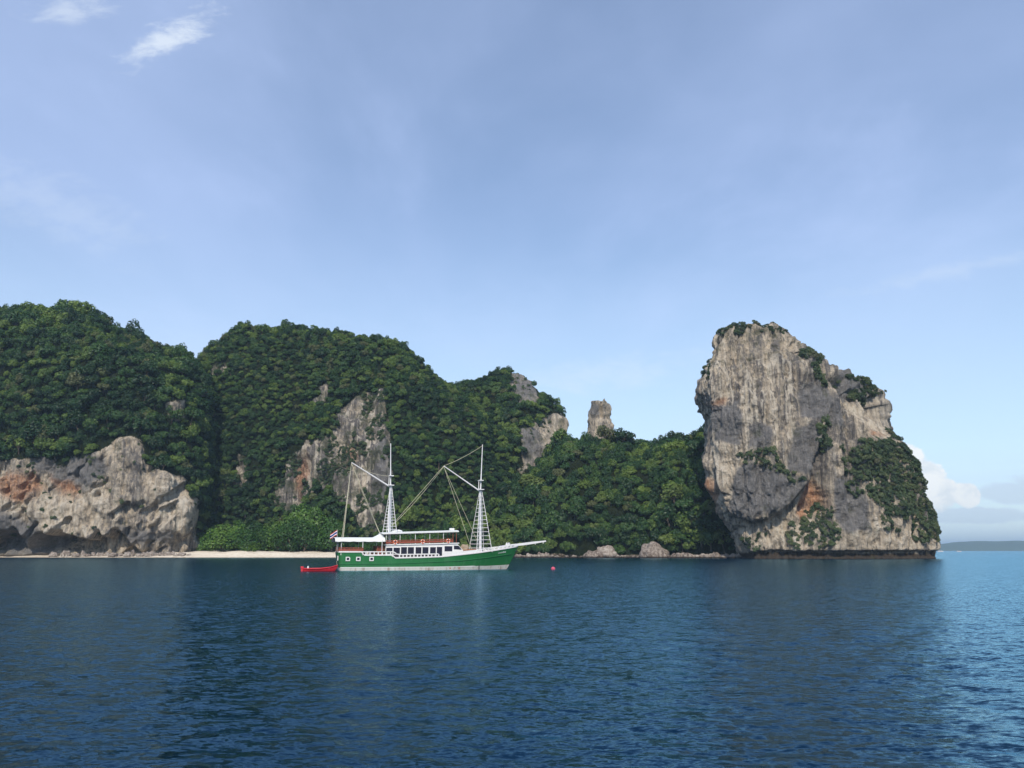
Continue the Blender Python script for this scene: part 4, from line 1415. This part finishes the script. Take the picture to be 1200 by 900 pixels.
box(V, Fc, -0.28, -0.22, -2.35, 2.35, 2.90, 3.18)
part("taffrail", V, Fc, M_RED)

# cabin: side walls, roof and raked front
HW = 1.9
prof = [(6.9, 1.40), (19.0, 1.75), (19.25, 2.98), (18.25, 4.05), (6.9, 3.74)]
V = [(x, -HW, z) for x, z in prof] + [(x, HW, z) for x, z in prof]
Fc = [(0, 1, 2, 3, 4), (9, 8, 7, 6, 5)] + [(i, i + 5, (i + 1) % 5 + 5, (i + 1) % 5) for i in range(5)]
part("cabin", V, Fc, M_WHITE)
V, Fc = [], []
box(V, Fc, 6.75, 18.55, -HW - 0.16, HW + 0.16, 3.745, 3.90, 0.31)
part("cabin_roof", V, Fc, M_WHITE)
wins = [(6.98, 7.96, 2.5, 3.4), (8.12, 9.12, 2.5, 3.42)] + [(a, b, 2.44, 3.5) for a, b in ((9.30, 10.22), (10.36, 11.32), (11.58, 12.5), (12.66, 13.62), (13.88, 14.80))] + [(14.95, 15.82, 1.75, 3.54), (16.2, 17.46, 2.85, 3.66)]
for side in (-1, 1):
    for x0, x1, z0, z1 in wins:
        V, Fc = [], []
        ya, yb_ = sorted((side * (HW - 0.02), side * (HW + 0.035)))
        t_ = 0.055
        for q in ((x0 - t_, x0, z0 - t_, z1 + t_), (x1, x1 + t_, z0 - t_, z1 + t_), (x0, x1, z1, z1 + t_), (x0, x1, z0 - t_, z0)):
            box(V, Fc, q[0], q[1], ya, yb_, q[2], q[3])
        wf = part("door" if z0 < 2 else "window", V, Fc, M_WHITE)
        V, Fc = [], []
        ya, yb_ = sorted((side * (HW - 0.03), side * (HW + 0.012)))
        box(V, Fc, x0, x1, ya, yb_, z0, z1)
        part("pane", V, Fc, M_GLASS, wf)
    ws = [(17.72, 3.16), (19.02, 3.10), (18.50, 3.72), (17.72, 3.74)]
    V = [(x, side * (HW - 0.02), z) for x, z in ws] + [(x, side * (HW + 0.014), z) for x, z in ws]
    part("side_windscreen", V, [(0, 1, 2, 3), (7, 6, 5, 4)] + [(i, i + 4, (i + 1) % 4 + 4, (i + 1) % 4) for i in range(4)], M_GLASS)
for i in range(3):
    y0, y1 = -1.75 + i * 1.2, -1.75 + i * 1.2 + 1.08
    a, b = Vector((19.25, 0, 2.98)), Vector((18.25, 0, 4.05))
    n_ = Vector((1.07, 0, 1.0)).normalized() * 0.015
    p0, p1 = a.lerp(b, 0.14) + n_, a.lerp(b, 0.74) + n_
    V = [(p0.x, y0, p0.z), (p0.x, y1, p0.z), (p1.x, y1, p1.z), (p1.x, y0, p1.z)]
    V += [(v[0] - 0.05, v[1], v[2] - 0.05) for v in V]
    part("windscreen", V, [(0, 1, 2, 3), (7, 6, 5, 4)] + [(j, j + 4, (j + 1) % 4 + 4, (j + 1) % 4) for j in range(4)], M_GLASS)

for side in (-1, 1):
    V, Fc = [], []
    ya, yb_ = sorted((side * (HW - 0.01), side * (HW + 0.02)))
    box(V, Fc, 8.15, 14.85, ya, yb_, 1.55, 2.36)
    part("dark_lower_strip", V, Fc, M_DSTRIP)  # thin dark strip laid over the lower part of the white cabin wall
# sun deck on the cabin roof: varnished balustrade, posts, awning roof


def roofz(x):
    return 3.90 + 0.31 * (x - 6.75) / 11.8


for side in (-1, 1):
    y = side * (HW + 0.05)
    V, Fc = [], []
    strip(V, Fc, [(x, y, roofz(x) + 0.56) for x in np.linspace(6.9, 17.6, 6)], 0.05, 0.05)
    strip(V, Fc, [(x, y, roofz(x) + 0.26) for x in np.linspace(6.9, 17.6, 6)], 0.025, 0.14)
    part("balustrade", V, Fc, M_RED)
    for x in np.linspace(7.0, 17.5, 12):
        V, Fc = [], []
        box(V, Fc, x - 0.04, x + 0.04, y - 0.035, y + 0.035, roofz(x), roofz(x) + 0.51)
        part("rail_post", V, Fc, M_RED)
    for x in (6.95, 9.1, 11.5, 13.8, 16.0, 17.55, 18.1):
        V, Fc = [], []
        tube(V, Fc, [(x, y * 0.97, roofz(x) - 0.02), (x, y * 0.97, 5.55 + 0.03 * (x - 6.5))], [0.045, 0.045], 8)
        part("awning_post", V, Fc, M_WHITE if x < 17 else M_RED, smooth=True)


def awning_sheet(name, x0, x1, hw, zf, camber, skirt, th, mtop, mund, nx=14, ny=12):
    V, Fc, mi = [], [], []
    for layer in (0, 1):
        for i in range(nx + 1):
            x = x0 + (x1 - x0) * i / nx
            for j in range(ny + 1):
                t = -1 + 2 * j / ny
                z = zf(x, t) + camber * (1 - t * t) - (skirt if abs(t) > 0.99 else 0) - layer * th
                V.append((x, hw * min(1, abs(t) * 1.02) * (1 if t > 0 else -1), z))
    st = (nx + 1) * (ny + 1)
    for layer in (0, 1):
        for i in range(nx):
            for j in range(ny):
                q = [layer * st + i * (ny + 1) + j, layer * st + (i + 1) * (ny + 1) + j, layer * st + (i + 1) * (ny + 1) + j + 1, layer * st + i * (ny + 1) + j + 1]
                Fc.append(q if layer == 0 else q[::-1])
                mi.append(layer)
    for i in range(nx):
        for j in (0, ny):
            a, b = i * (ny + 1) + j, (i + 1) * (ny + 1) + j
            Fc.append((a, b, st + b, st + a))
            mi.append(0)
    for j in range(ny):
        for i in (0, nx):
            a, b = i * (ny + 1) + j, i * (ny + 1) + j + 1
            Fc.append((a, b, st + b, st + a))
            mi.append(0)
    return part(name, V, Fc, [mtop, mund], midx=mi)


awning_sheet("sun_deck_awning", 6.35, 18.45, 2.15, lambda x, t: 5.60 + 0.036 * (x - 6.35), 0.16, 0.0, 0.17, M_CANVAS, M_UNDER)
for x in np.linspace(6.7, 18.1, 7):
    V, Fc = [], []
    box(V, Fc, x - 0.05, x + 0.05, -2.08, 2.08, 5.30 + 0.036 * (x - 6.35), 5.42 + 0.036 * (x - 6.35))
    part("awning_beam", V, Fc, M_UNDER)
awning_sheet("stern_awning", -0.85, 6.7, 2.7, lambda x, t: 4.62 + (0.55 * (1 - abs(t)) ** 1.5 * sstep(np.array(x), 5.0, 6.3)) + 0.03 * math.sin(x * 4.1) * abs(t), 0.36, 0.26, 0.06, M_CANVAS, M_CANVAS)
for side in (-1, 1):
    for x in (0.1, 3.3, 6.2):
        V, Fc = [], []
        tube(V, Fc, [(x, side * (beam(x, 2.7) - 0.05), 2.3), (x, side * (beam(x, 2.7) - 0.08), 4.6)], [0.05, 0.05], 8)
        part("awning_post", V, Fc, M_WHITE, smooth=True)
# deck fittings
V, Fc = [], []
box(V, Fc, 19.45, 21.6, -1.2, 1.2, 1.9, 3.02, 0.12)
part("fore_hatch", V, Fc, M_WOOD)
V, Fc = [], []
box(V, Fc, 19.4, 21.65, -1.25, 1.25, 3.025, 3.10, 0.12)
part("hatch_cover", V, Fc, plain("orange_cover", (0.50, 0.22, 0.10), 0.6, 0.3, 0.2, 3))
bun = part("canvas_bundle", *(lambda me: ([v.co * 1 for v in me.vertices], [list(p.vertices) for p in me.polygons]))(BM[0]), M_TAN, smooth=True, loc=(19.75, -0.7, 3.35))
bun.scale = (0.62, 0.5, 0.62)
bun = part("canvas_bundle", *(lambda me: ([v.co * 1 for v in me.vertices], [list(p.vertices) for p in me.polygons]))(BM[4]), M_CANVAS, smooth=True, loc=(8.9, 0.0, 5.86))
bun.scale = (0.95, 0.6, 0.32)
V, Fc = [], []
box(V, Fc, 17.4, 18.1, -0.5, 0.1, 6.18, 6.5)
part("search_light_box", V, Fc, M_WHITE)
V, Fc = [], []
box(V, Fc, 3.8, 5.6, -1.4, 1.0, 2.38, 2.46)
for x in (3.9, 5.5):
    for y in (-1.3, 0.9):
        box(V, Fc, x - 0.05, x + 0.05, y - 0.05, y + 0.05, 1.6, 2.38)
part("deck_table", V, Fc, M_WOOD)
for x in (3.1, 4.2, 5.4):
    for y in (-2.0, 1.5):
        V, Fc = [], []
        box(V, Fc, x - 0.28, x + 0.28, y - 0.28, y + 0.28, 1.95, 2.06)
        box(V, Fc, x - 0.28, x + 0.28, y - 0.30, y - 0.23, 2.06, 2.95) if y > 0 else box(V, Fc, x - 0.30, x - 0.23, y - 0.28, y + 0.28, 2.06, 3.0)
        for ax in (-0.24, 0.24):
            for ay in (-0.24, 0.24):
                box(V, Fc, x + ax - 0.03, x + ax + 0.03, y + ay - 0.03, y + ay + 0.03, 1.55, 1.95)
        part("deck_chair", V, Fc, M_BROWN)
for x in (5.75, 6.1, 6.45):
    V, Fc = [], []
    box(V, Fc, x - 0.09, x + 0.09, -1.72, -1.6, 1.55, 3.65)
    part("red_post", V, Fc, M_RED)
V, Fc = [], []
box(V, Fc, 5.5, 6.88, -1.55, 1.7, 1.5, 3.7)
part("stair_housing", V, Fc, M_BROWN)

# bowsprit, anchor, lettering
V, Fc = [], []
bs = [(25.6, 0, 3.52), (27.5, 0, 3.78), (29.6, 0, 3.98), (31.8, 0, 4.26), (33.9, 0, 4.52)]
for (x, y, z), hw, hh in zip(bs, (0.50, 0.48, 0.42, 0.33, 0.24), (0.13, 0.15, 0.19, 0.17, 0.10)):
    V += [(x, -hw, z - hh), (x, hw, z - hh), (x, hw, z + hh), (x, -hw, z + hh)]
for i in range(4):
    for s in range(4):
        Fc.append((i * 4 + s, i * 4 + (s + 1) % 4, (i + 1) * 4 + (s + 1) % 4, (i + 1) * 4 + s))
Fc += [(3, 2, 1, 0), (16, 17, 18, 19)]
bow = part("bowsprit", V, Fc, M_WHITE)
for x in (30.5, 32.0, 33.4):
    V, Fc = [], []
    box(V, Fc, x - 0.05, x + 0.05, -0.25, -0.12, 3.75 + 0.13 * (x - 30.5), 4.05 + 0.13 * (x - 30.5))
    part("cleat", V, Fc, M_WHITE, bow)
for y in (-0.55, 0.55):
    V, Fc = [], []
    tube(V, Fc, [(27.3, y, 3.3), (27.3, y, 4.25)], [0.13, 0.12], 8)
    tube(V, Fc, [(27.05, y, 4.0), (27.55, y, 4.0)], [0.06, 0.06], 6)
    part("mooring_bitt", V, Fc, M_WHITE, smooth=True)
V, Fc = [], []
tube(V, Fc, [(28.75, -0.5, 3.45), (28.6, -0.45, 2.75)], [0.06, 0.06], 6)
tube(V, Fc, [(28.25, -0.5, 2.95), (28.55, -0.48, 2.72), (28.9, -0.4, 2.9)], [0.03, 0.08, 0.03], 6)
part("anchor", V, Fc, M_DARK, smooth=True)
V, Fc = [], []
gl = random.Random(2)
for i in range(9):
    x = 25.2 + i * 0.16
    z0 = 2.50 + 0.115 * (x - 25.2)
    hh = gl.choice((0.16, 0.2, 0.24))
    b = len(V)
    for dx_, z in ((0, z0), (0.09, z0), (0.16, z0 + hh), (0.07, z0 + hh)):
        V.append((x + dx_, -(beam(x + dx_, z) + 0.006), z))
    Fc.append((b, b + 1, b + 2, b + 3))
part("bow_lettering", V, Fc, M_WHITE)
V, Fc = [], []
tube(V, Fc, [(21.9, -(beam(21.9, 0.5) + 0.06), 0.7), (21.95, -(beam(21.95, 0.2) + 0.05), 0.1)], [0.07, 0.07], 6)
part("exhaust_pipe", V, Fc, M_DARK, smooth=True)
V, Fc = [], []
b = len(V)
for x, z in ((16.9, 0.18), (18.6, 0.18), (18.6, 0.38), (16.9, 0.38)):
    V.append((x, -(beam(x, z) + 0.012), z))
Fc.append((0, 1, 2, 3))
part("hull_mark", V, Fc, plain("faded_red", (0.45, 0.12, 0.08), 0.7, 0.2, 0.3, 4))


def mast(x, y0z, hounds, truck, base, shroud_z, half, top_x, gaff_peak, fall):
    top = bpy.data.objects.new("mast", None)
    link(top, SHIP)
    V, Fc = [], []
    tube(V, Fc, [(x, 0, y0z), (x - 0.05, 0, (y0z + hounds) / 2), (x - 0.08, 0, hounds + 0.2)], [0.27, 0.23, 0.16], 10)
    part("lower_mast", V, Fc, M_WHITE, top, True)
    V, Fc = [], []
    tube(V, Fc, [(x - 0.05, 0.02, hounds - 0.6), (top_x, 0.02, truck)], [0.11, 0.065], 8)
    part("topmast", V, Fc, M_WHITE, top, True)
    for z, hw in ((hounds + 0.05, 0.42), (hounds + 1.55, 0.34)):
        V, Fc = [], []
        box(V, Fc, x - hw - 0.05, x + hw, -hw * 1.5, hw * 1.5, z - 0.06, z + 0.06)
        part("crosstree", V, Fc, M_WHITE, top)
    V, Fc = [], []
    tube(V, Fc, [(x - 0.36, 0, hounds - 0.2), (x - 0.34, 0, hounds + 1.6)], [0.07, 0.06], 6)
    part("doubling_post", V, Fc, M_WHITE, top, True)
    for side in (-1, 1):
        foot = []
        for dx_ in (-half, half):
            a = Vector((x + dx_, side * base, shroud_z))
            b_ = Vector((x + dx_ * 0.12, side * 0.12, hounds - 0.1))
            foot.append((a, b_))
            V, Fc = [], []
            tube(V, Fc, [tuple(a), tuple(b_)], [0.05, 0.045], 6)
            part("shroud", V, Fc, M_WHITE, top, True)
        n = 15
        for i in range(1, n):
            t_ = i / n
            p, q = foot[0][0].lerp(foot[0][1], t_ * 0.97), foot[1][0].lerp(foot[1][1], t_ * 0.97)
            V, Fc = [], []
            tube(V, Fc, [tuple(p), tuple(q)], [0.042, 0.042], 5)
            part("ratline", V, Fc, M_WHITE, top, True)
    gx, gz = gaff_peak
    V, Fc = [], []
    tube(V, Fc, [(x - 0.3, 0, hounds - 0.1), (gx, 0.0, gz)], [0.12, 0.075], 8)
    part("gaff", V, Fc, M_WHITE, top, True)
    for a, b_, sag in fall:
        a, b_ = Vector(a), Vector(b_)
        V, Fc = [], []
        pts = [tuple(a.lerp(b_, t_ / 6) - Vector((0, 0, sag * 4 * (t_ / 6) * (1 - t_ / 6)))) for t_ in range(7)]
        tube(V, Fc, pts, [0.030] * 7, 5)
        part("rigging_line", V, Fc, M_ROPE, top, True)


mast(7.75, 1.6, 13.1, 19.85, 1.95, 5.75, 0.78, 7.5, (1.4, 16.58),
     [((1.4, 0, 16.58), (0.55, -0.6, 4.9), 0.0), ((1.4, 0, 16.58), (0.1, -2.3, 4.6), 0.15), ((1.4, 0, 16.5), (6.2, -0.3, 5.6), 0.0), ((1.4, 0, 16.4), (6.35, 0.8, 5.6), 0.25), ((1.4, 0, 16.58), (7.45, 0, 14.6), 0.5), ((1.4, 0, 16.58), (0.7, 1.6, 4.9), 0.1)])
mast(22.6, 1.9, 12.75, 20.3, 2.42, 2.75, 1.28, 22.85, (16.28, 16.51),
     [((16.28, 0, 16.51), (22.84, 0, 20.1), 0.25), ((16.28, 0, 16.51), (8.0, -0.6, 6.9), 0.0), ((16.28, 0, 16.4), (8.1, 0.8, 6.7), 0.45), ((16.28, 0, 16.5), (20.9, -0.8, 3.2), 0.0), ((16.28, 0, 16.4), (22.2, 0.3, 4.4), 0.0)])

# things carried on the ship ----------------------------------------------
SM = Matrix.Translation(SHIP.location) @ Matrix.Rotation(YAW, 4, 'Z')


def torus(Rr, rr, n=20, m=8):
    V, Fc = [], []
    for i in range(n):
        for j in range(m):
            a, b = 2 * math.pi * i / n, 2 * math.pi * j / m
            V.append(((Rr + rr * math.cos(b)) * math.cos(a), rr * math.sin(b), (Rr + rr * math.cos(b)) * math.sin(a)))
    for i in range(n):
        for j in range(m):
            Fc.append((i * m + j, ((i + 1) % n) * m + j, ((i + 1) % n) * m + (j + 1) % m, i * m + (j + 1) % m))
    return V, Fc


for x, lab in ((8.35, "orange lifebuoy on the sun deck rail beside the aft mast"), (12.65, "orange lifebuoy hung midway along the sun deck rail"), (16.75, "orange lifebuoy on the rail above the wheelhouse window")):
    e = bpy.data.objects.new("lifebuoy", None)
    COL.objects.link(e)
    e.location = SM @ Vector((x, -HW - 0.17, roofz(x) + 0.30))
    e.rotation_euler = (0, 0, YAW)
    tag(e, lab, "lifebuoy", "lifebuoys on the sun deck rail")
    V, Fc = torus(0.27, 0.09)
    part("ring", V, Fc, M_ORANGE, e, True)
    for q in range(4):
        V, Fc = [], []
        th = q * math.pi / 2 + math.pi / 4
        cx, cz = 0.27 * math.cos(th), 0.27 * math.sin(th)
        tube(V, Fc, [(cx - 0.06 * math.sin(th) * -1, 0, cz + 0.06 * math.cos(th) * -1), (cx + 0.06 * math.sin(th) * -1, 0, cz - 0.06 * math.cos(th) * -1)], [0.1, 0.1], 8)
        part("white_band", V, Fc, M_WHITE, e, True)

e = bpy.data.objects.new("flag", None)
COL.objects.link(e)
e.location = SM @ Vector((-0.35, -0.9, 3.4))
e.rotation_euler = (0, 0, YAW)
tag(e, "red, white and blue striped flag flying at the ship's stern", "flag")
V, Fc = [], []
tube(V, Fc, [(0, 0, -0.6), (-0.12, 0, 2.75)], [0.03, 0.022], 6)
part("flag_pole", V, Fc, M_WHITE, e, True)
fr = [(0, 1 / 6, (0.45, 0.02, 0.03)), (1 / 6, 2 / 6, (0.78, 0.78, 0.78)), (2 / 6, 4 / 6, (0.02, 0.03, 0.20)), (4 / 6, 5 / 6, (0.78, 0.78, 0.78)), (5 / 6, 1, (0.45, 0.02, 0.03))]
for a, b, c_ in fr:
    V, Fc = [], []
    for i in range(13):
        t_ = i / 12
        for hh in (a, b):
            V.append((-0.13 - t_ * 1.0, 0.09 * math.sin(t_ * 7.5), 2.66 - hh * 0.78 - t_ * 0.62 + 0.03 * math.sin(t_ * 6)))
    for i in range(12):
        Fc.append((2 * i, 2 * i + 1, 2 * i + 3, 2 * i + 2))
    part("stripe", V, Fc, plain("flag_cloth", c_, 0.8, 0.1, 0.08, 3), e, True)

# ------------------------------------------------------------------ red dinghy astern
M_REDP = plain("red_plastic", (0.62, 0.030, 0.045), 0.4, 0.4, 0.15, 2)
M_PINK = plain("pink_thwart", (0.72, 0.30, 0.28), 0.6, 0.3, 0.15, 3)  # thwarts in a paler pink than the red hull
e = bpy.data.objects.new("dinghy", None)
COL.objects.link(e)
e.location = (-28.05, 120.5, 0)
e.rotation_euler = (0, 0, R(10))
tag(e, "small open red dinghy tied astern of the green ship", "dinghy")
Ld = 4.9
V, Fc = [], []
ns, nq = 26, 9
for i in range(ns + 1):
    f = i / ns
    x = -Ld / 2 + Ld * f
    hb = 0.78 * float(np.interp(f, [0, 0.06, 0.2, 0.5, 0.75, 0.9, 1], [0.45, 0.66, 0.92, 1.0, 0.85, 0.45, 0.03]))
    gz = float(np.interp(f, [0, 0.15, 0.5, 0.8, 1], [0.42, 0.40, 0.42, 0.58, 0.86]))
    kz = float(np.interp(f, [0, 0.8, 0.93, 1], [-0.2, -0.2, 0.0, 0.55]))
    for j in range(nq):
        t_ = -1 + 2 * j / (nq - 1)
        V.append((x, hb * (abs(t_) ** 0.6) * (1 if t_ > 0 else -1), kz + (gz - kz) * abs(t_) ** 2.2))
for i in range(ns):
    for j in range(nq - 1):
        Fc.append((i * nq + j, i * nq + j + 1, (i + 1) * nq + j + 1, (i + 1) * nq + j))
Fc.append(tuple(range(nq)))
part("hull", V, Fc, M_REDP, e, True)
for side in (-1, 1):
    V, Fc = [], []
    pts = []
    for i in range(ns + 1):
        v = Vector((V and 0 or 0, 0, 0))
        f = i / ns
        hb = 0.78 * float(np.interp(f, [0, 0.06, 0.2, 0.5, 0.75, 0.9, 1], [0.45, 0.66, 0.92, 1.0, 0.85, 0.45, 0.03]))
        gz = float(np.interp(f, [0, 0.15, 0.5, 0.8, 1], [0.42, 0.40, 0.42, 0.58, 0.86]))
        pts.append((-Ld / 2 + Ld * f, side * hb, gz))
    tube(V, Fc, pts, [0.075] * (ns + 1), 6)
    part("gunwale", V, Fc, M_REDP, e, True)
for x, wd in ((-1.3, 0.62), (0.0, 0.72), (1.15, 0.6)):
    V, Fc = [], []
    box(V, Fc, x - 0.16, x + 0.16, -wd, wd, 0.36, 0.42)
    part("thwart", V, Fc, M_PINK, e)
V, Fc = [], []
box(V, Fc, -2.75, -2.5, -0.12, 0.12, -0.2, 0.42)
box(V, Fc, -2.80, -2.40, -0.17, 0.17, 0.42, 0.72)
part("outboard_motor", V, Fc, M_REDP, e)
V, Fc = [], []
tube(V, Fc, [(-1.75, -0.35, 0.4), (-1.75, -0.35, 0.62), (-1.75, -0.35, 0.78)], [0.12, 0.13, 0.05], 10)
o = part("fuel_can", V, Fc, M_WHITE, None, True)
o.matrix_world = Matrix.Translation(e.location) @ Matrix.Rotation(R(10), 4, 'Z')
tag(o, "white canister standing in the red dinghy", "canister")
V, Fc = [], []
a = Matrix.Translation(e.location) @ Matrix.Rotation(R(10), 4, 'Z') @ Vector((2.45, 0, 0.8))
b = SM @ Vector((-0.2, 0.6, 1.4))
tube(V, Fc, [tuple(a.lerp(b, t_ / 6) - Vector((0, 0, 0.9 * (t_ / 6) * (1 - t_ / 6)))) for t_ in range(7)], [0.025] * 7, 5)
o = part("painter_rope", V, Fc, M_ROPE, None, True)
tag(o, "thin rope tying the red dinghy to the ship's stern", "rope")

# mooring buoy
e = bpy.data.objects.new("mooring_buoy", None)
COL.objects.link(e)
e.location = (6.55, 131.0, 0.12)
tag(e, "small pink-red ball buoy floating beyond the ship's bow", "buoy")
bm = bmesh.new()
bmesh.ops.create_uvsphere(bm, u_segments=16, v_segments=10, radius=0.33)
me = bpy.data.meshes.new("float_ball")
bm.to_mesh(me)
bm.free()
me.polygons.foreach_set("use_smooth", np.ones(len(me.polygons), bool))
me.materials.append(plain("buoy_pink", (0.62, 0.10, 0.16), 0.5, 0.4, 0.15, 4))
link(bpy.data.objects.new("float_ball", me), e)
V, Fc = torus(0.09, 0.025, 12, 6)
part("ring", V, Fc, M_DARK, e, True, loc=(0, 0, 0.40))
V, Fc = [], []
tube(V, Fc, [(0, 0, 0.2), (0, 0, 0.34)], [0.07, 0.04], 8)
part("neck", V, Fc, M_DARK, e, True)

# far motor boats under the distant coast
for px, Y, s_, lab in ((1102, 1750, 1.25, "tiny white motor boat just clear of the rock tower's foot"), (1124, 1750, 1.0, "tiny white motor boat farther out under the distant hills")):
    e = bpy.data.objects.new("motor_boat", None)
    COL.objects.link(e)
    e.location = (ground_at(px, Y), Y, 0)
    e.scale = (s_, s_, s_)
    tag(e, lab, "boat", "white boats under the distant hills")
    V, Fc = [], []
    st = [(-5, 1.5), (-2, 1.6), (2, 1.4), (4, 0.8), (5.4, 0.05)]
    for x, hb in st:
        sh = 1.1 + 0.06 * (x + 5) * (1 if x > 0 else 0.4)
        V += [(x, -hb, sh), (x * 0.95, -hb * 0.7, -0.4), (x * 0.95, hb * 0.7, -0.4), (x, hb, sh)]
    for i in range(4):
        for s in range(4):
            Fc.append((i * 4 + s, i * 4 + (s + 1) % 4, (i + 1) * 4 + (s + 1) % 4, (i + 1) * 4 + s))
    Fc.append((0, 1, 2, 3))
    part("hull", V, Fc, M_WHITE, e)
    V, Fc = [], []
    box(V, Fc, -2.5, 1.4, -1.05, 1.05, 1.0, 2.3)
    box(V, Fc, -3.2, 1.8, -1.2, 1.2, 2.305, 2.45)
    part("cabin", V, Fc, M_WHITE, e)
    V, Fc = [], []
    box(V, Fc, -2.0, 1.0, -1.08, -1.052, 1.5, 2.1)
    part("window", V, Fc, M_GLASS, e)

# ------------------------------------------------------------------ sea haze
m_hz = bpy.data.materials.new("sea_air")
m_hz.use_nodes = True
k = NT(m_hz.node_tree)
pv = k.n('ShaderNodeVolumePrincipled')
pv.inputs['Color'].default_value = (0.58, 0.80, 1.0, 1)
pv.inputs['Density'].default_value = 0.00013
pv.inputs['Anisotropy'].default_value = 0.0
oo = k.n('ShaderNodeOutputMaterial')
k.t.links.new(pv.outputs[0], oo.inputs['Volume'])
HX, HY0, HY1, HZ0, HZ1 = 42000, -42000, 42000, -4.5, 175
V, Fc = [], []
box(V, Fc, -HX, HX, HY0, HY1, HZ0, HZ1)
o = part("haze", V, Fc, m_hz, None)
tag(o, "thin sea haze over the bay", kind='stuff')
